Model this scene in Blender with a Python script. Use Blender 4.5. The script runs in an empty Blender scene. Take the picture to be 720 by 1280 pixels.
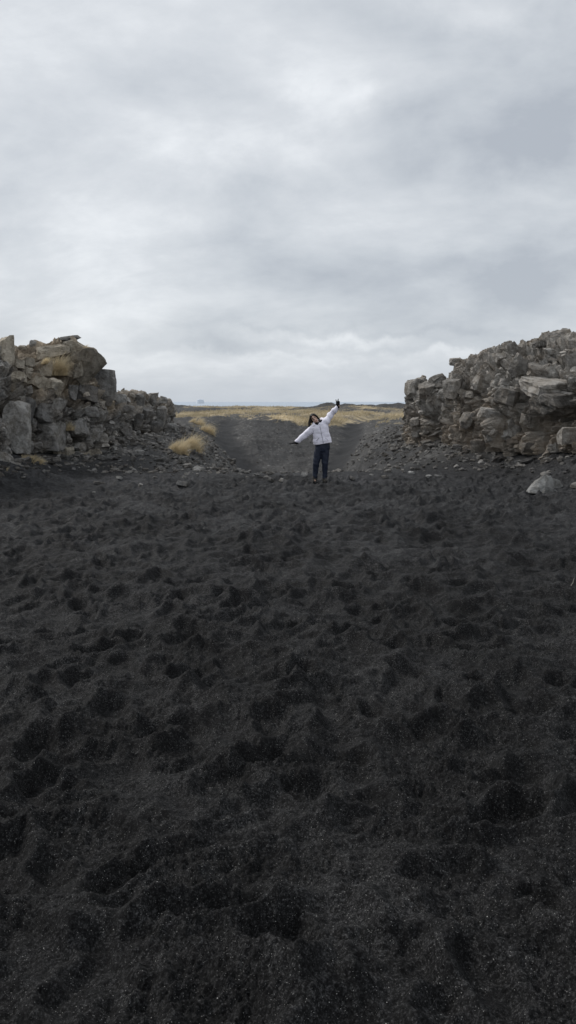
import bpy, bmesh, math, random
import numpy as np
from mathutils import Vector, Matrix, Euler, Quaternion

random.seed(7)
RNG = np.random.default_rng(11)
R = math.radians
scene = bpy.context.scene
COL = scene.collection
EYE, F, TH = 1.6, 985.0, math.atan(138.0 / 985.0)


# ------------------------------------------------------------------ helpers
def at(px, py, Y):
    """world point on the sight line of photo pixel (px,py) at distance Y"""
    u, v = (px - 360) / F, (640 - py) / F
    dy = math.cos(TH) + v * math.sin(TH)
    dz = -math.sin(TH) + v * math.cos(TH)
    t = Y / dy
    return Vector((u * t, Y, EYE + dz * t))


def sm(a, b, t):
    t = np.clip((np.asarray(t, dtype=np.float64) - a) / (b - a), 0, 1)
    return t * t * (3 - 2 * t)


def ihash(ix, iy, iz, seed):
    u = lambda q: np.asarray(q).astype(np.int64).astype(np.uint32)
    h = u(ix) * np.uint32(374761393) + u(iy) * np.uint32(668265263) + u(iz) * np.uint32(2147483647) + np.uint32((seed * 1274126177) & 0xFFFFFFFF)
    h ^= h >> np.uint32(13); h *= np.uint32(1274126177)
    h ^= h >> np.uint32(16); h *= np.uint32(2246822519)
    return h ^ (h >> np.uint32(15))


def hrand(ix, iy, iz, seed):
    return ihash(ix, iy, iz, seed) / 4294967295.0


def noise2(x, y, seed=0):
    x0, y0 = np.floor(x), np.floor(y)
    fx, fy = x - x0, y - y0
    z = np.zeros_like(x0)
    ux, uy = fx * fx * fx * (fx * (fx * 6 - 15) + 10), fy * fy * fy * (fy * (fy * 6 - 15) + 10)

    def g(ox, oy):
        a = hrand(x0 + ox, y0 + oy, z, seed) * 2 * math.pi
        return np.cos(a) * (fx - ox) + np.sin(a) * (fy - oy)
    a, b, c, d = g(0, 0), g(1, 0), g(0, 1), g(1, 1)
    return 1.5 * ((a * (1 - ux) + b * ux) * (1 - uy) + (c * (1 - ux) + d * ux) * uy)


def fbm2(x, y, seed=0, octs=4, gain=.5):
    s, a = 0, 1.0
    for o in range(octs):
        s = s + a * noise2(x * 2 ** o + 17.3 * o, y * 2 ** o - 9.1 * o, seed + o)
        a *= gain
    return s


def noise3(P, seed=0):
    """cheap smooth 3D noise from three rotated 2D slices"""
    x, y, z = P[:, 0], P[:, 1], P[:, 2]
    return (noise2(x + .31 * z, y - .47 * z, seed) + noise2(y + .37 * x, z - .29 * x, seed + 5) + noise2(z + .41 * y, x + .33 * y, seed + 9)) / 1.8


def worley(P, scale, seed, wx=1.0, wy=1.0, wz=1.0):
    """nearest cell of a jittered grid: F1, F2, offset from feature, per-cell randoms"""
    p = P * np.array(scale)
    c = np.floor(p)
    n = len(p)
    F1 = np.full(n, 9.0); F2 = np.full(n, 9.0)
    off = np.zeros((n, 3)); cid = np.zeros((n, 3))
    for i in (-1, 0, 1):
        for j in (-1, 0, 1):
            for k in (-1, 0, 1):
                q = c + (i, j, k)
                f = np.stack([hrand(q[:, 0], q[:, 1], q[:, 2], seed + s) for s in (1, 2, 3)], 1)
                d = p - (q + .1 + .8 * f)
                a = np.abs(d)
                dist = .55 * np.sqrt((d * d).sum(1)) + .45 * a.max(1)
                nearer = dist < F1
                F2 = np.where(nearer, F1, np.minimum(F2, dist))
                F1 = np.where(nearer, dist, F1)
                off[nearer] = d[nearer]; cid[nearer] = q[nearer]
    rnd = np.stack([hrand(cid[:, 0], cid[:, 1], cid[:, 2], seed + 20 + s) for s in range(5)], 1)
    return F1, F2, off, rnd


def grid_mesh(name, V, nr, nc, attrs=None, smooth=True):
    """V: (nr*nc,3) rows by columns"""
    me = bpy.data.meshes.new(name)
    idx = np.arange(nr * nc, dtype=np.int32).reshape(nr, nc)
    q = np.stack([idx[:-1, :-1], idx[:-1, 1:], idx[1:, 1:], idx[1:, :-1]], -1).reshape(-1, 4)
    nf = len(q)
    me.vertices.add(nr * nc); me.vertices.foreach_set('co', V.astype(np.float32).ravel())
    me.loops.add(nf * 4); me.loops.foreach_set('vertex_index', q.ravel())
    me.polygons.add(nf); me.polygons.foreach_set('loop_start', np.arange(0, nf * 4, 4, dtype=np.int32))
    me.polygons.foreach_set('use_smooth', np.full(nf, smooth))
    me.update(calc_edges=True)
    for k, a in (attrs or {}).items():
        at_ = me.attributes.new(k, 'FLOAT', 'POINT')
        at_.data.foreach_set('value', np.asarray(a, dtype=np.float32).ravel())
    return me


def obj(name, me, mat, parent=None):
    o = bpy.data.objects.new(name, me)
    COL.objects.link(o)
    if mat and me and not me.materials:
        me.materials.append(mat)
    o.parent = parent
    return o


def tag(o, label, cat, group=None):
    o['label'] = label; o['category'] = cat
    if group:
        o['group'] = group
    return o


def empty(name, loc, label=None, cat=None, group=None):
    o = bpy.data.objects.new(name, None)
    o.empty_display_size = .2
    COL.objects.link(o); o.location = loc
    if label:
        tag(o, label, cat, group)
    return o


# ------------------------------------------------------------------ materials
class NT:
    def __init__(self, name):
        self.m = bpy.data.materials.new(name); self.m.use_nodes = True
        self.t = self.m.node_tree
        self.b = self.t.nodes['Principled BSDF']
        self.b.inputs['Roughness'].default_value = .9
        self.b.inputs['Specular IOR Level'].default_value = .25

    def n(self, typ, **kw):
        nd = self.t.nodes.new(typ)
        for k, v in kw.items():
            if k.startswith('_'):
                setattr(nd, k[1:], v)
            else:
                nd.inputs[k.replace('__', ' ')].default_value = v
        return nd

    def l(self, a, b):
        self.t.links.new(a, b)

    def coord(self, which='Object'):
        return self.n('ShaderNodeTexCoord').outputs[which]

    def noise(self, vec, scale, detail=4, rough=.55, dist=0):
        nd = self.n('ShaderNodeTexNoise', Scale=scale, Detail=detail, Roughness=rough, Distortion=dist)
        self.l(vec, nd.inputs['Vector'])
        return nd.outputs['Fac']

    def ramp(self, fac, stops):
        nd = self.n('ShaderNodeValToRGB')
        el = nd.color_ramp.elements
        while len(el) < len(stops):
            el.new(.5)
        for e, (p, c) in zip(el, stops):
            e.position = p; e.color = (*c, 1) if len(c) == 3 else c
        self.l(fac, nd.inputs['Fac'])
        return nd.outputs['Color']

    def mix(self, fac, a, b, mode='MIX'):
        nd = self.n('ShaderNodeMix', _data_type='RGBA', _blend_type=mode)
        for v, i in ((fac, 0), (a, 6), (b, 7)):
            if isinstance(v, (int, float)):
                nd.inputs[i].default_value = v
            elif isinstance(v, tuple):
                nd.inputs[i].default_value = (*v, 1)
            else:
                self.l(v, nd.inputs[i])
        return nd.outputs[2]

    def math(self, op, a, b=0.0, clamp=False):
        nd = self.n('ShaderNodeMath', _operation=op, _use_clamp=clamp)
        for v, i in ((a, 0), (b, 1)):
            if isinstance(v, (int, float)):
                nd.inputs[i].default_value = v
            else:
                self.l(v, nd.inputs[i])
        return nd.outputs[0]

    def attr(self, name):
        return self.n('ShaderNodeAttribute', _attribute_name=name).outputs['Fac']

    def bump(self, height, strength, dist, normal=None):
        nd = self.n('ShaderNodeBump', Strength=strength, Distance=dist)
        self.l(height, nd.inputs['Height'])
        if normal is not None:
            self.l(normal, nd.inputs['Normal'])
        return nd.outputs['Normal']

    def done(self, color=None, normal=None, rough=None, spec=None):
        if color is not None:
            if isinstance(color, tuple):
                self.b.inputs['Base Color'].default_value = (*color, 1)
            else:
                self.l(color, self.b.inputs['Base Color'])
        if normal is not None:
            self.l(normal, self.b.inputs['Normal'])
        if rough is not None:
            self.b.inputs['Roughness'].default_value = rough
        if spec is not None:
            self.b.inputs['Specular IOR Level'].default_value = spec
        return self.m


def mat_rock(name, dark, light, tan, tone_src='attr', tan_amt=.5, tan_src=None):
    t = NT(name)
    co = t.n('ShaderNodeNewGeometry').outputs['Position']
    tone = t.attr('tone') if tone_src == 'attr' else t.n('ShaderNodeObjectInfo').outputs['Random']
    n1 = t.noise(co, 1.4, 6, .6)
    n2 = t.noise(co, 11, 6, .65)
    n3 = t.noise(co, 60, 4, .7)
    f = t.math('ADD', t.math('MULTIPLY', tone, .62), t.math('MULTIPLY', n2, .40))
    f = t.math('ADD', f, t.math('MULTIPLY', t.math('SUBTRACT', n3, .5), .6))
    col = t.ramp(f, [(.12, dark), (.5, tuple((a + b) / 2 for a, b in zip(dark, light))), (.85, light)])
    n5 = t.noise(co, 4.5, 7, .72)
    col = t.mix(t.ramp(n5, [(.44, (0, 0, 0)), (.60, (1, 1, 1))]), col, t.mix(1.0, col, (.50, .49, .47), 'MULTIPLY'))
    pv = t.n('ShaderNodeTexVoronoi', Scale=38.0); t.l(co, pv.inputs['Vector'])
    pit = t.ramp(pv.outputs['Distance'], [(.10, (.50, .50, .50)), (.32, (1, 1, 1))])
    col = t.mix(.8, col, pit, 'MULTIPLY')
    tf = t.ramp(n1, [(.42, (0, 0, 0)), (.66, (1, 1, 1))])
    tf = t.math('MULTIPLY', tf, tan_amt)
    if tan_src:
        tf = t.math('ADD', tf, t.math('MULTIPLY', t.attr(tan_src), .75), True)
    tf = t.math('MULTIPLY', tf, t.math('ADD', t.math('MULTIPLY', n2, .9), .35), True)
    col = t.mix(tf, col, t.mix(t.math('MULTIPLY', f, .9), (tan[0] * .45, tan[1] * .43, tan[2] * .42), tan))
    nb = t.bump(n2, .9, .09)
    nb = t.bump(n3, .8, .03, nb)
    return t.done(col, nb, .95, .08)


M = {}
M['rock_l'] = mat_rock('basalt_left', (.06, .059, .06), (.62, .60, .57), (.60, .49, .355), tan_amt=.35, tan_src='tan')
M['rock_r'] = mat_rock('basalt_right', (.105, .097, .09), (.68, .65, .605), (.60, .49, .37), tan_amt=.45, tan_src='tan')
M['block_l'] = mat_rock('basalt_block_left', (.12, .119, .119), (.50, .487, .465), (.56, .46, .34), 'obj', .25)
M['block_t'] = mat_rock('basalt_block_tan', (.20, .18, .15), (.64, .58, .485), (.60, .50, .37), 'obj', .6)
M['block_r'] = mat_rock('basalt_block_right', (.15, .142, .132), (.54, .515, .48), (.56, .46, .35), 'obj', .35)
M['stone'] = mat_rock('loose_stone', (.085, .085, .088), (.40, .39, .375), (.33, .275, .2), 'obj', .3)
M['pale'] = mat_rock('pale_stone', (.22, .22, .215), (.46, .455, .44), (.30, .28, .24), 'obj', .25)


def mat_plain(name, col, rough=.85, spec=.3, var=.25, scale=20, bump=.0):
    t = NT(name)
    co = t.coord()
    n = t.noise(co, scale, 5)
    c = t.ramp(n, [(.3, tuple(x * (1 - var) for x in col)), (.7, tuple(min(1, x * (1 + var)) for x in col))])
    nb = t.bump(n, bump, .01) if bump else None
    return t.done(c, nb, rough, spec)


def mat_grass(plain=False):
    t = NT('dry_grass')
    co = t.n('ShaderNodeNewGeometry').outputs['Position']
    n = t.noise(co, 7.0, 6, .7)
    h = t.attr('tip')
    pn = t.ramp(t.noise(co, .16, 6, .65), [(.40, (0, 0, 0)), (.62, (1, 1, 1))])
    c = t.ramp(n, [(.3, (.50, .41, .26)), (.5, (.74, .63, .43)), (.75, (.88, .79, .60))])
    if plain:
        c = t.mix(t.math('ADD', t.math('MULTIPLY', pn, .6), .2), c, (.17, .145, .095))
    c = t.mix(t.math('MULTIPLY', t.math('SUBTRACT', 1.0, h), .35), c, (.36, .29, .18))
    tr = t.n('ShaderNodeBsdfTranslucent'); t.l(c, tr.inputs['Color'])
    mx_ = t.n('ShaderNodeMixShader', Fac=.45)
    t.l(t.b.outputs[0], mx_.inputs[1]); t.l(tr.outputs[0], mx_.inputs[2])
    t.l(mx_.outputs[0], t.t.nodes['Material Output'].inputs['Surface'])
    return t.done(c, None, .8, .15)


M['grass'] = mat_grass()
M['plain'] = mat_grass(True)


def mat_ground():
    t = NT('black_sand')
    pos = t.n('ShaderNodeNewGeometry').outputs['Position']
    n1 = t.noise(pos, .6, 5, .6)
    n2 = t.noise(pos, 9, 6, .7)
    n3 = t.noise(pos, 110, 5, .75)
    n4 = t.noise(pos, 420, 3, .7)
    gr_ = []
    for sc in (95, 240):
        v = t.n('ShaderNodeTexVoronoi', Scale=sc); t.l(pos, v.inputs['Vector'])
        sp = t.n('ShaderNodeSeparateColor'); t.l(v.outputs['Color'], sp.inputs[0])
        gr_.append(sp.outputs[1])
    f = t.math('ADD', t.math('MULTIPLY', n1, .20), t.math('MULTIPLY', n3, .42))
    f = t.math('ADD', f, t.math('MULTIPLY', n2, .2))
    f = t.math('ADD', f, t.math('ADD', t.math('MULTIPLY', gr_[0], .07), t.math('MULTIPLY', gr_[1], .11)))
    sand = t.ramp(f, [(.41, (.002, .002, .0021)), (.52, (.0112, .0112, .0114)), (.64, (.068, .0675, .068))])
    dry = t.attr('dry')  # drier sand and its grazing sheen, both put into the colour
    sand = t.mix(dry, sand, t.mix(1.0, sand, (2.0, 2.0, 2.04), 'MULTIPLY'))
    # pale mineral grains, their glints painted in as fixed bright specks
    for sc, cut, rad in ((330, .935, .38), (130, .985, .24)):
        v = t.n('ShaderNodeTexVoronoi', Scale=sc)
        t.l(pos, v.inputs['Vector'])
        sep = t.n('ShaderNodeSeparateColor'); t.l(v.outputs['Color'], sep.inputs[0])
        g = t.math('MULTIPLY', t.math('GREATER_THAN', sep.outputs[0], cut), t.math('LESS_THAN', v.outputs['Distance'], rad))
        g = t.math('MULTIPLY', g, t.math('ADD', t.math('MULTIPLY', t.math('POWER', sep.outputs[1], 2.0), .95), .04))
        g = t.math('MULTIPLY', g, t.ramp(n2, [(.38, (.25, .25, .25)), (.6, (1, 1, 1))]))
        sand = t.mix(g, sand, (.60, .59, .57))
    # gravelly rubble and path
    rub = t.attr('rubble')
    v = t.n('ShaderNodeTexVoronoi', Scale=5.0); t.l(pos, v.inputs['Vector'])
    sep = t.n('ShaderNodeSeparateColor'); t.l(v.outputs['Color'], sep.inputs[0])
    peb = t.math('MULTIPLY', t.math('GREATER_THAN', sep.outputs[0], .62), t.math('LESS_THAN', v.outputs['Distance'], .36))
    rc = t.mix(t.math('MULTIPLY', peb, t.math('ADD', t.math('MULTIPLY', sep.outputs[1], .8), .1)), t.mix(n2, (.018, .018, .0185), (.15, .143, .134)), (.36, .35, .33))
    col = t.mix(t.math('MULTIPLY', rub, .75), sand, rc)
    g = t.attr('grass')
    gn = t.noise(pos, 1.3, 6, .7)
    gf = t.math('ADD', g, t.math('MULTIPLY', t.math('SUBTRACT', gn, .5), 1.3))
    gf = t.ramp(gf, [(.42, (0, 0, 0)), (.60, (1, 1, 1))])
    gc = t.ramp(t.noise(pos, .5, 6, .7), [(.35, (.27, .22, .14)), (.55, (.48, .39, .25)), (.75, (.60, .50, .34))])
    pn = t.ramp(t.noise(pos, .16, 6, .65), [(.40, (0, 0, 0)), (.62, (1, 1, 1))])
    gc = t.mix(t.math('MULTIPLY', pn, .8), gc, (.085, .074, .05))
    col = t.mix(gf, col, gc)
    col = t.mix(t.attr('path'), col, t.mix(n3, (.010, .010, .0105), (.026, .026, .027)))
    nb = t.bump(n2, .35, .03)
    nb = t.bump(n3, .6, .010, nb)
    nb = t.bump(n4, .6, .003, nb)
    return t.done(col, nb, .75, .12)


M['ground'] = mat_ground()

# ------------------------------------------------------------------ ground
print('ground')
# trampled-sand relief on a 1 cm lattice: overlapping foot pits, slumped to the angle of repose
RX0, RY0, RES = -11.0, .2, .01
NX, NY = 2200, 2120
gx = RX0 + np.arange(NX) * RES
gy = RY0 + np.arange(NY) * RES
GX, GY = np.meshgrid(gx, gy)
def scallop(freq, seed):
    """rounded bowls meeting in soft crests"""
    x, y = GX * freq + .35 * noise2(GX * 2.3, GY * 2.3, seed), GY * freq * .9 + .35 * noise2(GX * 2.3 + 9, GY * 2.3, seed + 1)
    cx, cy = np.floor(x), np.floor(y)
    F = np.full(x.shape, 9.0, np.float32)
    z0 = np.zeros(1)
    for i in (-1, 0, 1):
        for j in (-1, 0, 1):
            a_, b_ = cx + i, cy + j
            d = (x - a_ - hrand(a_, b_, z0, seed + 3)) ** 2 + (y - b_ - hrand(a_, b_, z0, seed + 4)) ** 2
            F = np.minimum(F, d + .35 * hrand(a_, b_, z0, seed + 5))
    return np.minimum(F, .8)


H = (.06 * fbm2(GX * .9, GY * .9, 3, 3) + .016 * fbm2(GX * 4.5, GY * 4.5, 31, 3) + .115 * scallop(2.3, 401) + .065 * scallop(4.4, 431)).astype(np.float32)

H -= H.mean()


def stamp(cx, cy, ang, L, W, depth, rim, crisp):
    r = L * 1.25
    i0, i1 = int((cx - r - RX0) / RES), int((cx + r - RX0) / RES)
    j0, j1 = int((cy - r - RY0) / RES), int((cy + r - RY0) / RES)
    i0, j0, i1, j1 = max(i0, 0), max(j0, 0), min(i1, NX), min(j1, NY)
    if i1 - i0 < 4 or j1 - j0 < 4:
        return
    X, Y = GX[j0:j1, i0:i1] - cx, GY[j0:j1, i0:i1] - cy
    c, s = math.cos(ang), math.sin(ang)
    a = (X * c + Y * s) / (L * .5)
    b = (-X * s + Y * c) / (W * .5)
    wa = 1 - .16 * np.exp(-((a + .1) / .3) ** 2) + .1 * a       # waist, broader toe
    ph = random.uniform(0, 6)
    rr = np.sqrt(a * a + (b / wa) ** 2) * (1 + .10 * np.sin(3 * np.arctan2(b, a) + ph) + .05 * np.sin(7 * np.arctan2(b, a) + 2 * ph))
    m = 1 - np.clip((rr - (1 - crisp)) / (2 * crisp), 0, 1)
    m = m * m * (3 - 2 * m)
    sub = H[j0:j1, i0:i1]
    base = float(sub.mean())
    tilt = depth * (.35 * a + .15 * random.uniform(-1, 1) * b)
    ring = np.exp(-((rr - 1.35) / .28) ** 2) * (1 + .5 * np.sin(2 * np.arctan2(b, a) + ph)) * (1 - .4 * a)
    sub[:] = (sub * (1 - .7 * m) + (.7 * m) * base - m * (depth + tilt) + rim * ring * (1 - m)).astype(np.float32)


for k in range(4200):
    cx, cy = random.uniform(-10.8, 10.8), random.uniform(.3, 20.8)
    big = random.random()
    ang = random.choice((1, -1)) * math.pi / 2 + random.gauss(0, .8)
    if big < .45:
        stamp(cx, cy, ang, random.uniform(.26, .36), random.uniform(.17, .25), random.uniform(.02, .05), random.uniform(.012, .028), .28)
    elif big < .8:
        stamp(cx, cy, ang, random.uniform(.24, .30), random.uniform(.12, .155), random.uniform(.03, .06), random.uniform(.014, .028), .16)
    else:
        stamp(cx, cy, ang, random.uniform(.10, .18), random.uniform(.09, .16), random.uniform(.02, .045), random.uniform(.008, .02), .4)
H *= (.90 + .10 * sm(2.6, 6, GY)).astype(np.float32)       # the sand close by is churned less deeply
# fresh, clearly readable prints near the viewer
for (px, py, Y, ang, L, W, d) in ((385, 972, 3.0, 1.9, .30, .20, .06), (355, 1168, 2.0, 1.75, .30, .19, .06), (630, 1005, 2.9, .5, .34, .18, .07),
                                  (265, 1120, 2.25, .3, .36, .13, .045), (380, 832, 4.7, 1.5, .28, .18, .05), (575, 772, 5.8, 1.5, .3, .2, .05),
                                  (150, 1085, 2.35, .9, .26, .12, .05), (330, 930, 3.4, .7, .26, .13, .05), (470, 880, 4.0, 1.9, .3, .16, .05),
                                  (690, 1130, 2.2, 1.8, .28, .13, .05), (60, 960, 3.2, 1.2, .3, .16, .055), (235, 835, 4.7, 1.1, .3, .18, .05)):
    p = at(px, py, Y); 
    t_ = EYE / (EYE - p.z)          # slide down the sight line to the sand
    stamp(p.x * t_, p.y * t_, ang, L, W, d, .03, .13)
H += (.010 * fbm2(GX * 9, GY * 9, 61, 4) - .010 * np.abs(fbm2(GX * 5, GY * 5, 66, 3))).astype(np.float32)
# low swell of sand left of centre
H += (.07 * np.exp(-((GX + 1.75) / .50) ** 2 - ((GY - 9.4) / .30) ** 2)).astype(np.float32)
H -= H[:1900].mean()
mx = .68 * RES
for it in range(9):
    for ax in (0, 1):
        d = np.diff(H, axis=ax)
        e = (np.clip(d - mx, 0, None) + np.clip(d + mx, None, 0)) * .24
        if ax == 0:
            H[:-1] += e; H[1:] -= e
        else:
            H[:, :-1] += e; H[:, 1:] -= e

H += (.010 * np.abs(noise2(GX * 15, GY * 15, 301)) + .007 * np.abs(noise2(GX * 31, GY * 31, 305))).astype(np.float32) * (.3 + sm(-.3, .5, fbm2(GX * 1.7, GY * 1.7, 309, 2))).astype(np.float32)


def relief(x, y):
    fx = np.clip((x - RX0) / RES, 0, NX - 1.001); fy = np.clip((y - RY0) / RES, 0, NY - 1.001)
    i, j = fx.astype(int), fy.astype(int)
    u, v = fx - i, fy - j
    h = (H[j, i] * (1 - u) + H[j, i + 1] * u) * (1 - v) + (H[j + 1, i] * (1 - u) + H[j + 1, i + 1] * u) * v
    w = (1 - sm(19.2, 20.8, y)) * sm(.3, .8, y) * (1 - sm(9.5, 10.8, np.abs(x)))
    return h * w


PATH_L = [(-.6, 27), (-1.1, 31), (-1.9, 34), (-2.9, 38), (-3.6, 43), (-4.0, 48), (-4.1, 54), (-3.0, 60)]
PATH_R = [(1.0, 27), (1.5, 31), (2.1, 34), (3.1, 40), (3.7, 45), (4.0, 50), (5.5, 60), (9, 75)]


def pathdist(x, y, P):
    d = np.full(np.shape(x), 99.0)
    for (ax, ay), (bx, by) in zip(P[:-1], P[1:]):
        vx, vy = bx - ax, by - ay
        t = np.clip(((x - ax) * vx + (y - ay) * vy) / (vx * vx + vy * vy), 0, 1)
        d = np.minimum(d, np.hypot(x - ax - t * vx, y - ay - t * vy))
    return d


def macro(x, y):
    ax = np.abs(x)
    beach = -.0167 * y + .75 * sm(4.7, 7.6, np.where(x > 0, x + .0 * y, -x - .25)) + .04 * fbm2(x * .35, y * .35, 70, 2)
    far = np.clip(y, 0, 1e5)
    plain = .38 + .36 * fbm2(x * .09, y * .06, 90, 4) * sm(35, 60, y) + .05 * fbm2(x * .5, y * .5, 95, 3)
    # lava swells on the plain
    for (bx, by, w, d, h) in ((6.2, 112, 4.0, 7, 1.0), (9.0, 100, 4.0, 6, .45), (15.5, 120, 6.5, 8, .95), (11, 75, 4, 5, .5), (-12, 90, 8, 7, .3), (-2, 75, 5, 4, .28),
                              (3.4, 66, 3.0, 4, .42), (-5, 130, 11, 8, .42), (-22, 140, 10, 8, .4), (22, 105, 7, 8, .5)):
        plain = plain + h * np.exp(-((x - bx) / w) ** 2 - ((y - by) / d) ** 2) * (1 + .25 * fbm2(x * .5, y * .3, 99, 3))
    D = 1.95 * sm(19.0, 25, y) * (1 - np.clip((y - 29) / 25, 0, 1) ** 1.15)
    xc = .3 + .0 * y
    cross = 1 - sm(.3, 5.2 + .03 * np.clip(y - 30, 0, 40), np.abs(x - xc))
    g = plain - D * cross
    chan = sm(26, 33, y)
    g = g - chan * .42 * np.exp(-(pathdist(x, y, PATH_L) / 1.1) ** 2) - chan * .38 * np.exp(-(pathdist(x, y, PATH_R) / .9) ** 2)
    g = g + .35 * np.exp(-((x + .1) / 2.0) ** 2) * sm(32, 40, y) * (1 - sm(50, 58, y))
    # side banks behind the beach edge
    rough = sm(20, 25, y) * (1 - .6 * sm(60, 90, y)) * (1 - .7 * np.exp(-(np.minimum(pathdist(x, y, PATH_L), pathdist(x, y, PATH_R)) / .8) ** 2))
    g = g + rough * (.10 * fbm2(x * .9, y * .6, 110, 5) - .10 * np.abs(fbm2(x * 1.6 + .3 * y, y * .35, 115, 3)))
    z = beach + (g - beach) * sm(18.8, 25, y)
    z = z - 24.0 * sm(150, 420, y) - 3 * sm(420, 900, y)
    return z


def height(x, y):
    x, y = np.asarray(x, float), np.asarray(y, float)
    return macro(x, y) + relief(x, y)


def hz(x, y):
    return float(height(np.array([x]), np.array([y]))[0])


ys = list(np.linspace(-60, -2, 8)) + list(np.linspace(-1.5, 1.15, 20))
y = 1.2
while y < 60:
    ys.append(y); y += .0052 * (y / 2) ** 1.3
while y < 1200:
    ys.append(y); y *= 1.012
ys = np.array(ys)
us = np.concatenate([-1 - np.geomspace(.01, 40, 50)[::-1], np.linspace(-1, 1, 800), 1 + np.geomspace(.01, 40, 50)])
U, YY = np.meshgrid(us, ys)
XX = U * (1.25 + .42 * np.clip(YY, 0, None))
x_, y_ = XX.ravel(), YY.ravel()
z_ = height(x_, y_)
near = (y_ < 9) & (y_ > .8) & (np.abs(x_) < 6)
xn, yn = x_[near], y_[near]
cl = np.abs(noise2(xn * 20, yn * 20, 201)) * .012 + np.abs(noise2(xn * 47, yn * 47, 205)) * .009 + np.abs(noise2(xn * 95, yn * 95, 209)) * .005
z_[near] += 1.7 * cl * (.40 + .75 * sm(-.3, .5, fbm2(xn * 2.2, yn * 2.2, 215, 2))) * (1 - sm(6, 9, yn))
# masks
dl, dr = pathdist(x_, y_, PATH_L), pathdist(x_, y_, PATH_R)
pth = np.maximum(1 - sm(.35, 1.0, dl + .25 * fbm2(x_, y_, 120, 2)), 1 - sm(.25, .85, dr + .25 * fbm2(x_, y_, 121, 2))) * sm(26, 30, y_) * (1 - sm(52, 60, y_)) * .8
gr = .50 * sm(46, 56, y_ + 2 * fbm2(x_ * .3, y_ * .3, 130, 3)) + .45 * fbm2(x_ * .12, y_ * .05, 131, 3)
gr += .35 * np.exp(-((x_ + 4.6) / 1.6) ** 2 - ((y_ - 43) / 5) ** 2)
gr += .55 * np.exp(-((x_ - 1.2) / 2.6) ** 2 - ((y_ - 52.5) / 5) ** 2) + .35 * np.exp(-((x_ - 6.5) / 1.6) ** 2 - ((y_ - 46) / 7) ** 2)
gr -= .7 * np.exp(-((x_ - 6.2) / 3.5) ** 2 - ((y_ - 110) / 6) ** 2) + .7 * np.exp(-((x_ - 15.5) / 6.5) ** 2 - ((y_ - 117) / 8) ** 2)
gr *= sm(36, 44, y_)
gr = np.clip(gr, 0, 1) * (1 - pth)
rub = sm(20.2, 24, y_) * (1 - sm(70, 110, y_) * .4) * np.clip(.75 + .6 * fbm2(x_ * .4, y_ * .25, 140, 3), 0, 1) * (1 - .9 * pth)
rub *= 1 - .85 * np.exp(-((x_ - 3.6) / 1.0) ** 2 - ((y_ - 27.5) / 4) ** 2)
rub *= 1 - .5 * (1 - sm(1.5, 3.6, np.abs(x_ - .3))) * sm(30, 36, y_) * (1 - sm(50, 56, y_))
dry = np.clip(sm(3, 19, y_) * .85 + .25 * fbm2(x_ * .3, y_ * .3, 150, 2), 0, 1)  # lighter with distance: drier sand plus painted grazing sheen
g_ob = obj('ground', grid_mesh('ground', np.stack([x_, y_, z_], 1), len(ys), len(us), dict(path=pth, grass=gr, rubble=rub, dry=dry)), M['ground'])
g_ob['kind'] = 'structure'


# sea
def quad_mesh(name, pts):
    me = bpy.data.meshes.new(name); me.from_pydata(pts, [], [tuple(range(len(pts)))]); me.update(); return me


t = NT('sea_water')
n = t.noise(t.n('ShaderNodeNewGeometry').outputs['Position'], .02, 5, .6)
M['sea'] = t.done(t.ramp(n, [(.35, (.36, .42, .49)), (.65, (.43, .49, .56))]), t.bump(n, .15, 2.0), .55, .3)  # sky reflection and haze are put into the water colour
sea = obj('sea', quad_mesh('sea', [(-40000, 330, -20), (40000, 330, -20), (40000, 42000, -20), (-40000, 42000, -20)]), M['sea'])
sea['kind'] = 'structure'


# ------------------------------------------------------------------ rocks
def rock_mesh(name, seed, n=15, box=.45, dims=(1, .85, .75), mat=None):
    rd = random.Random(seed)
    bm = bmesh.new()
    for i in range(n):
        v = Vector((rd.gauss(0, 1), rd.gauss(0, 1), rd.gauss(0, 1))).normalized()
        mxc = max(abs(c) for c in v)
        v = v * (1 - box) + (v / mxc) * box
        v *= rd.uniform(.85, 1.05)
        bm.verts.new((v.x * dims[0], v.y * dims[1], v.z * dims[2]))
    r = bmesh.ops.convex_hull(bm, input=bm.verts)
    bmesh.ops.delete(bm, geom=[v for v in bm.verts if not v.link_faces], context='VERTS')
    me = bpy.data.meshes.new(name)
    bm.to_mesh(me); bm.free()
    if mat:
        me.materials.append(mat)
    return me


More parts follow.
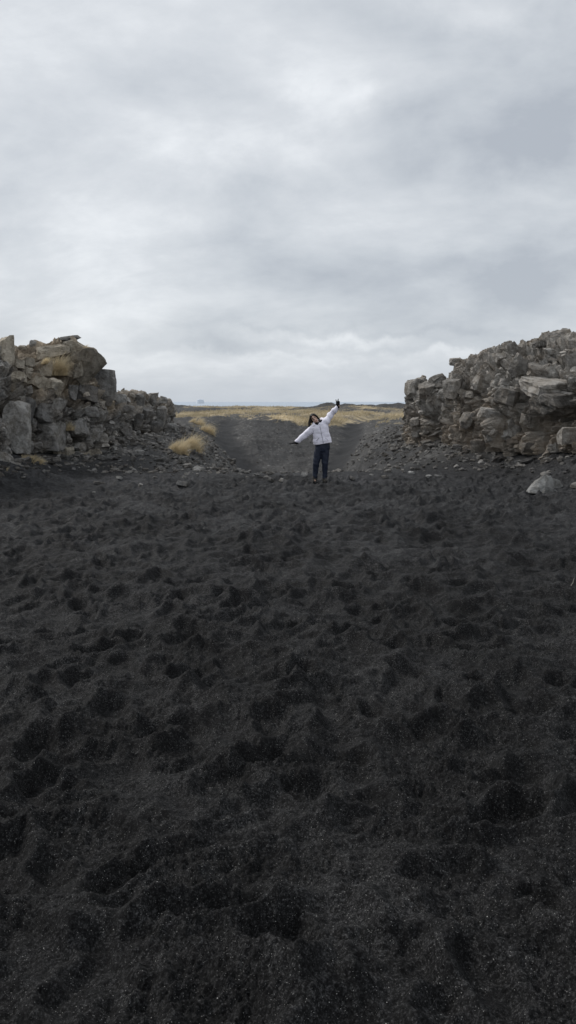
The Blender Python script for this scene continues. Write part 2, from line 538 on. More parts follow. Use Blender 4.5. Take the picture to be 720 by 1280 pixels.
def block_mesh(name, seed, mat, seg=7, boxy=.8, dims=(1, .85, .8), rough=.05):
    """a cube chiselled by random planes, its faces chipped"""
    rd = random.Random(seed)
    bm = bmesh.new()
    bmesh.ops.create_cube(bm, size=2)
    bmesh.ops.subdivide_edges(bm, edges=bm.edges, cuts=seg, use_grid_fill=True)
    P = np.array([v.co[:] for v in bm.verts])
    for i in range(11):
        n = np.array((rd.gauss(0, 1), rd.gauss(0, 1), rd.gauss(0, 1))); n /= np.linalg.norm(n)
        ext = np.abs(n).sum()
        d = ext * rd.uniform(.48 + .28 * boxy, .80 + .18 * boxy)
        P -= np.clip(P @ n - d, 0, None)[:, None] * n
    N = P / (np.linalg.norm(P, axis=1)[:, None] + 1e-6)
    Wp = P + .15 * np.stack([noise3(P * 1.7, seed), noise3(P * 1.7, seed + 3), noise3(P * 1.7, seed + 6)], 1)
    F1, F2, off, rn = worley(Wp, (1.7, 1.7, 1.7), seed + 900)
    dsp = rough * 1.6 * (rn[:, 3] - .5) + rough * 1.5 * (off * (rn[:, :3] * 2 - 1)).sum(1) + .35 * rough * noise3(P * 5, seed)
    P = (P + N * dsp[:, None]) * np.array(dims)
    for v, p in zip(bm.verts, P):
        v.co = p
    me = bpy.data.meshes.new(name)
    bm.to_mesh(me); bm.free()
    me.materials.append(mat)
    return me


PROTO = {}
for key, mt in (('l', 'block_l'), ('t', 'block_t'), ('r', 'block_r')):
    PROTO[key] = [block_mesh('rock', 100 + i, M[mt], 7, (.1, .35, .65)[i % 3], (1, .78 + .05 * (i % 5), .7 + .06 * (i % 6))) for i in range(12)]
    PROTO[key + 'b'] = [block_mesh('rock', 300 + i, M[mt], 9, .72, (1, .9, 1), .075) for i in range(6)]
for key, mt in (('s', 'stone'), ('p', 'pale')):
    PROTO[key] = [block_mesh('rock', 500 + i, M[mt], 3, (.2, .5, .8)[i % 3], (1, .7 + .05 * (i % 5), .55 + .07 * (i % 6)), .09) for i in range(12)]
PV = []
for i in range(14):
    me = block_mesh('rubble_source', 800 + i, M['stone'], 3, (.15, .45, .75)[i % 3], (1, .75 + .05 * (i % 5), .55 + .08 * (i % 6)), .10)
    v = np.zeros(len(me.vertices) * 3); me.vertices.foreach_get('co', v)
    q = np.zeros(len(me.polygons) * 4, np.int32); me.polygons.foreach_get('vertices', q)
    PV.append((v.reshape(-1, 3), q.reshape(-1, 4)))
    bpy.data.meshes.remove(me)


def rock_cloud(name, items, mat, parent=None, tans=None):
    """many small stones as one mesh; items: (pos, size, squash, tone)"""
    vs, fs, tone, tn = [], [], [], []
    o = 0
    for i, (p, s, q, tv) in enumerate(items):
        v, f = PV[random.randrange(len(PV))]
        m = np.array(Euler((random.gauss(0, .5), random.gauss(0, .5), random.uniform(0, 6.3))).to_matrix())
        w = (v * np.array((1, random.uniform(.7, 1), random.uniform(.6, 1)))) @ m.T * s
        w[:, 2] *= q
        vs.append(w + np.array(p)); fs.append(f + o)
        tone.append(np.full(len(w), tv)); tn.append(np.full(len(w), tans[i] if tans else 0)); o += len(w)
    V, Fq = np.concatenate(vs), np.concatenate(fs)
    me = bpy.data.meshes.new(name)
    me.vertices.add(len(V)); me.vertices.foreach_set('co', V.astype(np.float32).ravel())
    me.loops.add(Fq.size); me.loops.foreach_set('vertex_index', Fq.astype(np.int32).ravel())
    me.polygons.add(len(Fq)); me.polygons.foreach_set('loop_start', np.arange(0, Fq.size, 4, dtype=np.int32))
    me.polygons.foreach_set('use_smooth', np.zeros(len(Fq), bool))
    me.update(calc_edges=True)
    for k, a in (('tone', np.concatenate(tone)), ('tan', np.concatenate(tn))):
        at_ = me.attributes.new(k, 'FLOAT', 'POINT'); at_.data.foreach_set('value', a.astype(np.float32))
    return obj(name, me, mat, parent)


def make_cliff(name, label, path, sky, prof, seed, mat, step=.035, tanf=None, big=(1.0, .30), facet=1.0, group=None, drop=6.0):
    """path: list of (px, Y, py_base, back scale); sky: skyline (px, py); prof: list of (back, height fraction)."""
    print(name)
    bmax = min(b for b, h in prof if h >= .999)
    P = []
    for (px, Y, pb, bs_) in path:
        b = at(px, pb, Y)
        P.append((b.x, b.y, b.z, bs_))
    P = np.array(P)
    seg = np.hypot(np.diff(P[:, 0]), np.diff(P[:, 1]))
    S = np.concatenate([[0], np.cumsum(seg)])
    ns = int(S[-1] / step)
    s = np.linspace(0, S[-1], ns)
    c = np.stack([np.interp(s, S, P[:, k]) for k in range(4)], 1)
    k = max(3, int(.3 / step))
    ker = np.ones(2 * k + 1) / (2 * k + 1)
    for q in (0, 1):
        c[:, q] = np.convolve(np.pad(c[:, q], k, mode='reflect', reflect_type='odd'), ker, 'valid')
    tx, ty = np.gradient(c[:, 0]), np.gradient(c[:, 1])
    ln = np.hypot(tx, ty); tx, ty = tx / ln, ty / ln
    bx, by = -ty, tx          # away from the gully
    kx = np.ones(2 * k + 1) / (2 * k + 1)
    bx, by = [np.convolve(np.pad(q, k, mode='edge'), kx, 'valid') for q in (bx, by)]
    BS = c[:, 3].copy()
    ex, ey = c[:, 0] + bx * bmax * BS, c[:, 1] + by * bmax * BS
    sk = np.array(sky)
    epx = 360 + F * ex / (ey + .12 * 2)
    epy = np.interp(epx, sk[:, 0], sk[:, 1]) + drop * (1 - sm(570, 620, epx)) + 2.4 * drop * sm(690, 725, epx)
    for i in range(ns):
        c[i, 3] = at(epx[i], epy[i], ey[i]).z
    pr = np.array(prof)
    Hm = float(np.mean(c[:, 3] - c[:, 2]))
    pl = np.concatenate([[0], np.cumsum(np.hypot(np.diff(pr[:, 0]), np.diff(pr[:, 1]) * Hm))])
    nt = int(pl[-1] / step)
    t = np.linspace(0, pl[-1], nt)
    bk, hf = np.interp(t, pl, pr[:, 0]), np.interp(t, pl, pr[:, 1])
    # profile normal (out, up)
    db, dh = np.gradient(bk), np.gradient(hf * Hm)
    l2 = np.hypot(db, dh) + 1e-9
    no, nu = dh / l2, -db / l2 * -1
    k2 = 5
    no = np.convolve(np.pad(no, k2, mode='edge'), np.ones(2 * k2 + 1) / (2 * k2 + 1), 'valid')
    nu = np.convolve(np.pad(nu, k2, mode='edge'), np.ones(2 * k2 + 1) / (2 * k2 + 1), 'valid')
    B, SI = np.meshgrid(bk, np.arange(ns), indexing='ij')
    SI = SI.astype(int)
    HF = np.repeat(hf[:, None], ns, 1)
    BB = B * np.where(B > 0, BS[SI], 1) + (.18 * fbm2(s * .8, s * 0 + seed, seed, 3))[SI]
    X = c[SI, 0] + bx[SI] * BB
    Y = c[SI, 1] + by[SI] * BB
    top = c[:, 3] + .05 * fbm2(s * 1.7, s * 0 + 3.7, seed + 2, 3)
    Z = c[SI, 2] + (top - c[:, 2])[SI] * HF
    V = np.stack([X.ravel(), Y.ravel(), Z.ravel()], 1)
    N = np.stack([(-bx[SI] * no[:, None]).ravel(), (-by[SI] * no[:, None]).ravel(), np.repeat(nu[:, None], ns, 1).ravel()], 1)
    N /= np.linalg.norm(N, axis=1)[:, None] + 1e-9
    W = V + .10 * np.stack([noise3(V * 1.6, seed + 40), noise3(V * 1.6, seed + 50), noise3(V * 1.6, seed + 60)], 1)
    disp = np.zeros(len(V)); tone = np.zeros(len(V))
    for (sc, amp, sl, ck, wt) in ((.62, .38, .22, .2, .15), (1.3, big[1] * .8, .16, .15, .3), (2.9, .14, .08, .08, .35), (6.5, .055, .035, .035, .2)):
        F1, F2, off, rnd = worley(W, (sc * 1.05, sc * 1.05, sc * .85), seed * 7 + int(sc * 10))
        g = rnd[:, :3] * 2 - 1
        crack = 1.4 * (1 - sm(0, .13, F2 - F1))
        disp += facet * (amp * (rnd[:, 3] - .5) + sl * (off * g).sum(1) * 1.4 - ck * crack)
        tone += wt * rnd[:, 4]
    # joints that run up the face
    SC = np.stack([np.repeat(s[None, :], nt, 0).ravel() + .12 * noise3(V * 2.1, seed + 80), V[:, 2] * .30 + .08 * noise3(V * 1.9, seed + 84), 0 * V[:, 0]], 1)
    for (sc, amp, ck) in ((2.1, .20, .10), (4.6, .08, .06)):
        F1, F2, off, rnd = worley(SC, (sc, sc, 1), seed * 13 + int(sc * 10))
        up = sm(.98, .7, HF.ravel())
        disp += up * (amp * (rnd[:, 3] - .5) + amp * .7 * off[:, 0] * (rnd[:, 0] * 2 - 1) - ck * (1 - sm(0, .10, F2 - F1)))
    disp += .03 * noise3(V * 9, seed + 70)
    keep = sm(-.03, .05, HF.ravel()) * 1.0
    V2 = V + N * (disp * (.25 + .75 * keep) * (1 - .45 * sm(.84, 1, HF.ravel())))[:, None]
    hfr = HF.ravel()
    tn = tanf(V2, hfr) if tanf else np.zeros(len(V))
    root = empty(name, (float(c[ns // 2, 0]), float(c[ns // 2, 1]), float(c[ns // 2, 2])), label, 'cliff', group)
    me = grid_mesh('rock_face', V2 - np.array(root.location), nt, ns, dict(tone=np.clip(tone, 0, 1), tan=tn), smooth=False)
    obj('rock_face', me, mat, root)
    return dict(root=root, V=V2.reshape(nt, ns, 3), N=N.reshape(nt, ns, 3), hf=hf, s=s, tan=np.asarray(tn).reshape(nt, ns), mat=mat, c=c)


def at_root(root, p):
    return Vector(p) - root.location


def on_cliff(cl, px, py):
    """front-most cliff point whose picture direction is closest to (px,py): gives depth for a block"""
    V = cl['V'].reshape(-1, 3)
    d = at(px, py, 10.0) - Vector((0, 0, EYE))
    u, w = V[:, 0] / V[:, 1] - d.x / d.y, (V[:, 2] - EYE) / V[:, 1] - d.z / d.y
    e = u * u + w * w
    ok = e < (4 / F) ** 2
    if not ok.any():
        return float(V[np.argmin(e), 1]) if e.min() < (7 / F) ** 2 else None
    return float(V[ok, 1].min())


def block(cl, px, py, wpx, hpx, key, rot=(0, 0, 0), sink=.85, deep=.8, name='boulder', proto=None):
    Y = on_cliff(cl, px, py)
    if Y is None:
        return
    p = at(px, py, Y)
    sx, sz = wpx / F * Y / 2, hpx / F * Y / 2
    sy = max(sx, sz) * deep
    p.y += sy * sink
    me = proto or random.choice(PROTO[key + 'b'] if wpx * hpx > 1400 and key == 'r' else PROTO[key])
    o = obj(name, me, None, cl['root'])
    o.location = at_root(cl['root'], p)
    o.rotation_euler = (rot[0] + random.gauss(0, .12), rot[1] + random.gauss(0, .1), rot[2] + random.gauss(0, .3))
    o.scale = (sx * .98, sy, sz * 1.05)
    return o


def rubble(cl, n_big, n_small, key, smin, smax, hrange=(.0, 1.0), seed=1, tanw=1.0, tankey=None):
    rd = np.random.default_rng(seed)
    nt, ns, _ = cl['V'].shape
    V, N = cl['V'], cl['N']
    rows = np.where((cl['hf'] >= hrange[0]) & (cl['hf'] <= hrange[1]))[0]
    # all of the face and the forward half of the top
    last = rows[-1]
    items, tans = [], []
    for i in range(n_small):
        r, k = rows[rd.integers(len(rows))], rd.integers(ns)
        sz = smin + (smax * .55 - smin) * rd.random() ** 2.3
        p = V[r, k] + N[r, k] * sz * rd.uniform(-1.0, .0)
        items.append((p - np.array(cl['root'].location), sz, .85, rd.random()))
        tans.append(float(cl['tan'][r, k]) * tanw * rd.uniform(.5, 1.2))
    o = rock_cloud('rubble', items, cl['mat'], cl['root'], tans)
    o['kind'] = 'stuff'
    for i in range(n_big):
        r, k = rows[rd.integers(len(rows))], rd.integers(ns)
        sz = smax * (.45 + .55 * rd.random() ** 1.8)
        p = V[r, k] + N[r, k] * sz * rd.uniform(-1.0, -.35)
        kk = tankey if tankey and cl['tan'][r, k] > .45 else key
        b = obj('boulder', random.choice(PROTO[kk]), None, cl['root'])
        b.location = at_root(cl['root'], p)
        b.rotation_euler = (rd.normal(0, .35), rd.normal(0, .35), rd.uniform(0, 6.3))
        b.scale = (sz, sz * rd.uniform(.7, 1), sz * rd.uniform(.65, 1))


# left main outcrop (with the near buttress at the picture's edge)
def tan_left(V, hf):
    px = V[:, 0] / V[:, 1] * F + 360
    t = sm(.50, .72, hf + .15 * noise3(V * 1.3, 5)) * sm(18, 30, px)
    t = np.maximum(t, .8 * sm(.16, .06, hf) * sm(60, 75, px))
    return np.clip(t, 0, 1)


CL = make_cliff('rock_cliff', 'tall broken basalt outcrop at the left with tan boulders and a smooth brown summit slab',
                [(-170, 14.5, 552, .3), (-60, 17.0, 560, .3), (-20, 18.0, 563, .25), (4, 18.6, 566, .2), (13, 18.9, 567, .2), (20, 20.3, 570, .9), (40, 20.8, 574, 1), (62, 21.4, 579, 1), (88, 22.0, 584, .9),
                 (108, 22.4, 587, .6), (124, 22.8, 588, .4), (134, 23.3, 587, .25), (139, 24.2, 582, .2), (136, 26.5, 575, .3), (110, 30, 565, .5)],
                [(-60, 418), (-15, 417), (4, 420), (13, 423), (16, 436), (24, 434), (34, 432), (40, 428), (50, 431), (62, 424), (75, 421), (88, 418), (97, 421), (104, 430), (116, 436), (119, 446), (126, 460), (136, 466), (142, 480), (144, 494), (160, 494)],
                [(-.25, -.12), (0, .0), (.05, .25), (.12, .48), (.4, .66), (.9, .86), (1.5, 1.0), (2.4, 1.0), (3.6, .75), (4.4, .2)], 21, M['rock_l'], tanf=tan_left)
# second, lower outcrop running back along the left rim
CL2 = make_cliff('rock_cliff', 'lower dark jagged basalt outcrop behind the tall one, ending above the sandy gully',
                 [(100, 25.6, 578, .6), (141, 26.4, 575, .6), (160, 27.5, 566, .6), (178, 29.5, 556, .6), (192, 31.5, 549, .5), (205, 33.5, 545, .3), (212, 35.0, 542, .2), (213, 37.0, 536, .3), (200, 42, 530, .5)],
                [(100, 482), (141, 490), (150, 487), (160, 488), (172, 486), (186, 487), (192, 486), (196, 495), (206, 495), (212, 505), (216, 520)],
                [(-.25, -.12), (0, .0), (.06, .35), (.14, .7), (.5, .95), (.9, 1.0), (2.0, 1.0), (3.2, .5), (4.0, .0)], 33, M['rock_l'], big=(1.0, .34),
                 tanf=lambda V, hf: .55 * sm(.6, .9, hf + .2 * noise3(V * 1.3, 6)))


def tan_right(V, hf):
    return np.clip(.55 * sm(.55, .3, hf + .25 * noise3(V * .9, 8)) + .2 * sm(.8, 1, hf), 0, 1)


CR = make_cliff('rock_cliff', 'long grey brown basalt cliff on the right with layered blocks and a rubble covered top',
                [(600, 42, 535, .5), (545, 38, 545, .4), (524, 33, 560, .25), (513, 30.0, 570, .12), (513, 28.4, 576, .1), (518, 27.4, 581, .12), (526, 26.5, 586, .15), (545, 25.3, 588, .18), (560, 24.4, 588, .2), (566, 24.0, 588, .3), (578, 23.5, 588, .6), (600, 22.6, 586, .9), (622, 21.8, 585, 1),
                 (660, 20.6, 582, 1), (700, 19.5, 576, 1), (724, 18.8, 572, 1), (780, 17.2, 568, 1), (900, 14.8, 560, 1)],
                [(495, 474), (502, 471), (508, 468), (518, 467), (526, 473), (534, 472), (548, 469), (562, 467), (565, 450), (580, 445), (592, 440), (605, 434), (622, 428), (640, 424), (662, 416), (672, 413), (690, 414), (724, 411), (800, 408), (1000, 400)],
                [(-.25, -.12), (0, .0), (-.03, .2), (.05, .42), (.10, .62), (.5, .76), (1.3, .9), (2.3, 1.0), (3.4, 1.0), (4.6, .7), (5.6, .0)], 47, M['rock_r'], tanf=tan_right)

# hand-set blocks of the left outcrop: (px, py, width px, height px, kind)
for (px, py, w, h, k, rz, ry) in (
        (124, 482, 36, 36, 'l', .3, .05), (108, 492, 26, 26, 'l', .9, .3), (3, 441, 22, 42, 't', .1, 0), (12, 535, 36, 62, 'l', .2, .1), (52, 545, 44, 34, 'l', .15, .05),
        (50, 517, 28, 26, 'l', .5, .1), (28, 513, 20, 30, 'l', .2, .2), (52, 462, 28, 24, 't', .4, .3), (30, 463, 18, 16, 't', .2, 0), (46, 478, 20, 20, 't', .7, .4),
        (66, 482, 18, 22, 't', .3, .1), (33, 453, 14, 12, 't', 1, .2), (22, 455, 13, 12, 't', .5, .1), (38, 470, 14, 12, 't', .5, .2), (22, 472, 16, 14, 't', .5, .1),
        (20, 484, 15, 14, 't', .1, .3), (58, 440, 44, 22, 't', .3, -.35), (88, 440, 40, 36, 't', .5, .5), (104, 455, 34, 40, 't', .2, .7), (84, 423, 26, 10, 'l', .2, -.15),
        (40, 430, 8, 9, 'l', .2, .2), (26, 434, 10, 6, 't', .2, .1), (98, 462, 16, 40, 't', .2, .55), (72, 506, 14, 18, 'l', .4, .2), (88, 490, 12, 24, 'l', .6, .2),
        (112, 515, 18, 12, 'l', .2, 0), (126, 520, 12, 16, 'l', .6, .2), (96, 536, 22, 24, 'l', .7, .3), (116, 545, 18, 20, 'l', .3, .2), (134, 500, 14, 14, 'l', .3, 0)):
    block(CL, px, py, w, h, k, (random.gauss(0, .12), ry, rz))
for i in range(11):      # brown columns at the foot
    px = 70 + i * 6 + random.uniform(-1, 1)
    block(CL, px, 572 + .10 * (px - 70) + random.uniform(-2, 2), random.uniform(7, 11), random.uniform(24, 34), 't', (random.gauss(0, .05), random.gauss(0, .06), random.uniform(0, 3)), .3, .45, 'basalt_column')
rubble(CL, 58, 2200, 'l', .04, .30, (.0, .97), 5, tankey='t')
for (px, py, w, h, rz, ry) in ((168, 527, 16, 24, .3, .15), (155, 540, 18, 20, .4, .1), (212, 537, 16, 14, .2, 0), (190, 497, 10, 18, .5, .25), (172, 500, 12, 20, .4, .3), (203, 500, 10, 12, .4, .1),
                               (150, 500, 14, 14, .4, .1), (160, 512, 14, 10, .3, 0), (182, 520, 12, 20, .3, .3), (200, 520, 12, 22, .2, .3), (192, 535, 12, 16, .4, .3)):
    block(CL2, px, py, w, h, 'l', (random.gauss(0, .12), ry, rz))
rubble(CL2, 60, 1100, 'l', .05, .32, (.0, .98), 6)
for (px, py, w, h, rz, ry) in ((700, 483, 74, 20, .45, .04), (708, 503, 64, 24, .5, .02), (643, 498, 38, 26, .5, .1), (612, 516, 28, 16, .4, 0), (637, 538, 24, 34, .3, .1), (612, 542, 10, 22, .2, .2),
                               (603, 562, 24, 34, .6, .05), (568, 487, 18, 28, .4, .15), (588, 496, 16, 14, .8, .5), (516, 486, 10, 24, .4, .1), (527, 480, 12, 14, .4, .3), (536, 486, 22, 14, .3, .05),
                               (548, 474, 22, 10, .3, -.1), (680, 465, 34, 24, .5, .1), (655, 462, 30, 20, .4, .3), (716, 545, 28, 24, .3, 0), (586, 525, 14, 22, .3, .5), (660, 525, 20, 18, .4, .2),
                               (690, 440, 20, 12, .3, .1), (716, 430, 16, 16, .3, .1), (570, 452, 14, 12, .2, .1), (633, 478, 18, 12, .4, .1), (520, 528, 16, 14, .5, .2), (530, 565, 12, 20, .4, .2),
                               (694, 560, 18, 14, .4, .1), (663, 560, 20, 12, .2, .2), (600, 480, 16, 18, .2, .4), (676, 430, 16, 8, .2, .1)):
    block(CR, px, py, w, h, 'r', (random.gauss(0, .12), ry, rz + math.pi * .0))
rubble(CR, 62, 3600, 'r', .04, .30, (.0, 1.0), 9)

# ------------------------------------------------------------------ loose stones
print('stones')
UP = Vector((0, 0, 1))


def stone(x, y, s, key, label, group=None, name='stone', sc=None, rot=None, sink=.6):
    o = obj(name, random.choice(PROTO[key]), None)
    q = sc or (1, random.uniform(.7, 1), random.uniform(.5, .85))
    o.scale = (s * q[0], s * q[1], s * q[2])
    o.rotation_euler = rot or (random.gauss(0, .25), random.gauss(0, .25), random.uniform(0, 6.3))
    o.location = (x, y, hz(x, y) + s * q[2] * (.6 - sink))
    return tag(o, label, 'stone', group)


def gpt(px, py, y0=6.0, y1=60.0):
    """walk out along the sight line until it meets the ground"""
    Ys = np.arange(y0, y1, .05)
    a, b = at(px, py, 1.0), Vector((0, 0, EYE))
    zz = EYE + (a.z - EYE) * Ys
    hh = height(a.x * Ys, Ys)
    k = np.argmax(hh >= zz)
    return (a.x * Ys[k], Ys[k]) if hh[k] >= zz[k] else (a.x * 21, 21.0)


for (px, py, w, key, lab) in (
        (202, 577, 16, 's', 'long grey block, largest stone on the slope below the two grass tufts'),
        (194, 572, 9, 's', 'pointed upright grey stone touching the long block on the left slope'),
        (234, 583, 10, 's', 'leaning pale grey stone right of the long block on the left slope'),
        (176, 607, 7, 'p', 'whitish upright stone at the edge of the sand below the left slope'),
        (149, 598, 9, 'p', 'flat whitish stone near the foot of the left outcrop'),
        (118, 617, 5, 'p', 'tiny yellowish white stone alone on the sand at left'),
        (126, 605, 16, 's', 'dark flat stone sunk in sand at the foot of the left outcrop'),
        (228, 605, 16, 's', 'low dark slab at the sand edge in front of the left slope'),
        (380, 596, 11, 's', 'pale grey block just left of the standing person'),
        (355, 602, 10, 's', 'flat grey stone in the rubble left of the person'),
        (340, 601, 8, 's', 'small light stone leftmost in the pile beside the person'),
        (440, 600, 9, 's', 'flat light stone on the sand edge right of the person'),
        (481, 598, 11, 's', 'grey stone at the right end of the sand edge, below the cliff end'),
        (514, 592, 8, 'p', 'pale stone at the foot of the right cliff near its left end'),
        (548, 596, 9, 's', 'grey broken stone below the dark hollow of the right cliff'),
        (536, 596, 6, 'p', 'small whitish stone beside the grey broken stone under the right cliff')):
    gx_, gy_ = gpt(px, py)
    stone(gx_, gy_, w / F * gy_ * .55, key, lab)

rd = random.Random(4)


def scatter(n, fx, key, smin, smax, label, group):
    for i in range(n):
        x, y = fx()
        stone(x, y, smin + (smax - smin) * rd.random() ** 2.2, key, label, group)


def left_slope():
    while True:
        y = rd.uniform(20.3, 37); x = rd.uniform(-5.6, -.2)
        if float(pathdist(np.array(x), np.array(y), PATH_L)) > .8 and x < -1.0 - .05 * (y - 20) and rd.random() < 1.2 - (y - 20) / 30:
            return x, y


def right_slope():
    while True:
        y = rd.uniform(20.5, 40); x = rd.uniform(1.8, 6)
        if float(pathdist(np.array(x), np.array(y), PATH_R)) > .6 and x > 1.5 + .06 * (y - 20):
            return x, y


def bottom():
    return rd.gauss(.2, 1.2), rd.uniform(19.8, 31)


def mound():
    while True:
        x, y = rd.gauss(-.2, 1.6), rd.uniform(30, 50)
        if float(pathdist(np.array(x), np.array(y), PATH_L)) > .7 and float(pathdist(np.array(x), np.array(y), PATH_R)) > .6:
            return x, y


scatter(150, left_slope, 's', .04, .20, 'small grey stone among the scattered rubble on the left gully slope', 'stones on the left gully slope')
scatter(45, right_slope, 's', .03, .12, 'small grey stone on the dark slope below the left end of the right cliff', 'stones on the right gully slope')
def crest():
    return rd.uniform(-4.3, -.4), rd.gauss(20.6, .6)


scatter(40, crest, 's', .03, .10, 'small grey stone in the loose row along the sand edge left of the person', 'stones along the sand edge')
scatter(40, bottom, 's', .03, .10, 'small grey stone in the rubble on the gully floor behind the person', 'stones on the gully floor')

gp = []
for i in range(5200):
    f = rd.choice((left_slope, left_slope, left_slope, right_slope, right_slope, bottom, mound))
    gp.append((*f(), (.010 if f is mound else .012) + (.028 if f is mound else .075) * rd.random() ** 3))
for (cl, n) in ((CL, 520), (CR, 620), (CL2, 300)):      # crumbled fragments along the cliff feet
    c = cl['c']
    for i in range(n):
        k = rd.randrange(len(c))
        tx, ty = (c[min(k + 3, len(c) - 1)] - c[max(k - 3, 0)])[:2]
        l_ = math.hypot(tx, ty) + 1e-9
        d = abs(rd.gauss(0, .5)) + .1
        gp.append((c[k, 0] + ty / l_ * d, c[k, 1] - tx / l_ * d, rd.uniform(.015, .08) * (1 if rd.random() < .8 else 2.0)))
gp = np.array(gp)
gz_ = height(gp[:, 0], gp[:, 1])
gi = [((x, y, z + s_ * .2), s_, .8, rd.random()) for (x, y, s_), z in zip(gp, gz_)]
gv = rock_cloud('gravel', gi, mat_rock('gravel_rock', (.05, .05, .052), (.33, .32, .305), (.28, .225, .17), tan_amt=.3))
gv['kind'] = 'stuff'

# pale wedge boulder half buried in the sand at the right
wx, wy = gpt(683, 616)
bs = wy / F
prof_pts = [  # (x px, z px, y offset m)
    (-24, -4, .0), (-22, 0, -.04), (-17, 6, .02), (-10, 11.5, .05), (-4, 14, .08), (0, 16.5, .12), (8, 17.5, .16), (13, 14.5, .18), (19, 11, .22), (26, 4, .26), (27, -4, .26),
    (-15, -4, -.10), (-3, -4, -.06), (12, -4, .10), (-12, 4, -.06), (-2, 8, .0), (8, 10, .09), (4, 16, .36), (-12, 6, .34), (22, 3, .5), (10, -4, .55), (-16, -4, .45)]
bm = bmesh.new()
for (a, b, c_) in prof_pts:
    bm.verts.new((a * bs, c_, b * bs))
bmesh.ops.convex_hull(bm, input=bm.verts)
bmesh.ops.delete(bm, geom=[v for v in bm.verts if not v.link_faces], context='VERTS')
bmesh.ops.subdivide_edges(bm, edges=bm.edges, cuts=3, use_grid_fill=True)
for v in bm.verts:
    a = np.array([[v.co.x, v.co.y, v.co.z]])
    v.co += v.co.normalized() * (float(noise3(a * 5, 3)[0]) * .05 + float(noise3(a * 14, 4)[0]) * .016)
me = bpy.data.meshes.new('pale_boulder'); bm.to_mesh(me); bm.free()
wb = obj('boulder', me, M['pale']); wb.location = (wx, wy, hz(wx, wy) + .025)
tag(wb, 'pale wedge shaped boulder half buried in the black sand before the right cliff', 'boulder')
# the low fragment in front of it
me = bpy.data.meshes.new('fragment')
bm = bmesh.new()
for (a, b, c_) in ((-10, -2, 0), (-7, 5, .02), (-2, 6, .04), (4, 4, .03), (12, -2, .04), (10, -2, .2), (-6, -2, .25), (2, 3, .15), (-9, -2, -.03)):
    bm.verts.new((a * bs, c_, b * bs))
bmesh.ops.convex_hull(bm, input=bm.verts); bm.to_mesh(me); bm.free()
fr = obj('stone', me, M['pale'])
fx_, fy_ = wx - .01, wy - .30
fr.location = (fx_, fy_, hz(fx_, fy_) + .01)
tag(fr, 'low grey flake of rock leaning against the front of the pale wedge boulder', 'stone')
ex, ey = gpt(721, 606)
stone(ex, ey, .14, 's', 'dark stone cut off by the right picture edge, level with the pale boulder', sc=(1, .8, .6))

# bleached twig standing in the sand near the right edge
def tube_bm(bm, pts, rad, n=6, flat=1.0):
    rings = []
    pts = [Vector(p) for p in pts]
    for i, p in enumerate(pts):
        d = (pts[min(i + 1, len(pts) - 1)] - pts[max(i - 1, 0)]).normalized()
        a = d.cross(Vector((0, 1, 0)))
        if a.length < .2:
            a = d.cross(Vector((1, 0, 0)))
        a.normalize(); b = d.cross(a).normalized()
        r = rad[i] if isinstance(rad, (list, tuple)) else rad
        ra, rb = r if isinstance(r, tuple) else (r, r * flat)
        rings.append([bm.verts.new(p + a * ra * math.cos(2 * math.pi * k / n) + b * rb * math.sin(2 * math.pi * k / n)) for k in range(n)])
    for q, w in zip(rings[:-1], rings[1:]):
        for k in range(n):
            bm.faces.new((q[k], q[(k + 1) % n], w[(k + 1) % n], w[k]))
    bm.faces.new(rings[0][::-1]); bm.faces.new(rings[-1])
    return rings


tx_, ty_ = gpt(713, 742, 3)
bm = bmesh.new()
tube_bm(bm, [(0, 0, -.03), (.004, 0, .012), (.018, 0, .03), (.022, .005, .055), (.03, .0, .075)], [.004, .0035, .003, .0025, .0015])
me = bpy.data.meshes.new('twig'); bm.to_mesh(me); bm.free()
tw = obj('twig', me, mat_plain('bleached_wood', (.30, .28, .24))); tw.location = (tx_, ty_, hz(tx_, ty_))
tag(tw, 'thin bleached twig sticking out of the sand by the right edge', 'twig')


# ------------------------------------------------------------------ grass
print('grass')


def grass_mesh(name, roots, hmin, hmax, wid, lean=(.35, -.1), spread=.5, seg=3, seed=1):
    rd_ = np.random.default_rng(seed)
    n = len(roots)
    roots = np.asarray(roots, float)
    h = hmin + (hmax - hmin) * rd_.random(n)
    ang = rd_.random(n) * 2 * np.pi
    sp = spread * rd_.random(n)
    lx, ly = lean[0] + sp * np.cos(ang), lean[1] + sp * np.sin(ang)
    wa = rd_.random(n) * np.pi
    wxv, wyv = np.cos(wa) * wid, np.sin(wa) * wid * .4
    V, T = [], []
    for s in range(seg + 1):
        u = s / seg
        cx = roots[:, 0] + h * lx * u ** 1.8; cy = roots[:, 1] + h * ly * u ** 1.8; cz = roots[:, 2] + h * (u - .28 * u * u * np.hypot(lx, ly))
        k = (1 - .85 * u)
        V.append(np.stack([cx - wxv * k, cy - wyv * k, cz], 1)); V.append(np.stack([cx + wxv * k, cy + wyv * k, cz], 1))
        T += [np.full(n, u), np.full(n, u)]
    VV = np.concatenate(V); TT = np.concatenate(T)
    idx = np.arange(n)
    fs = []
    for s in range(seg):
        a = idx + 2 * s * n
        fs.append(np.stack([a, a + n, a + 3 * n, a + 2 * n], 1))
    Fq = np.concatenate(fs).astype(np.int32)
    me = bpy.data.meshes.new(name)
    me.vertices.add(len(VV)); me.vertices.foreach_set('co', VV.astype(np.float32).ravel())
    me.loops.add(Fq.size); me.loops.foreach_set('vertex_index', Fq.ravel())
    me.polygons.add(len(Fq)); me.polygons.foreach_set('loop_start', np.arange(0, Fq.size, 4, dtype=np.int32))
    me.update(calc_edges=True)
    a_ = me.attributes.new('tip', 'FLOAT', 'POINT'); a_.data.foreach_set('value', TT.astype(np.float32))
    return me


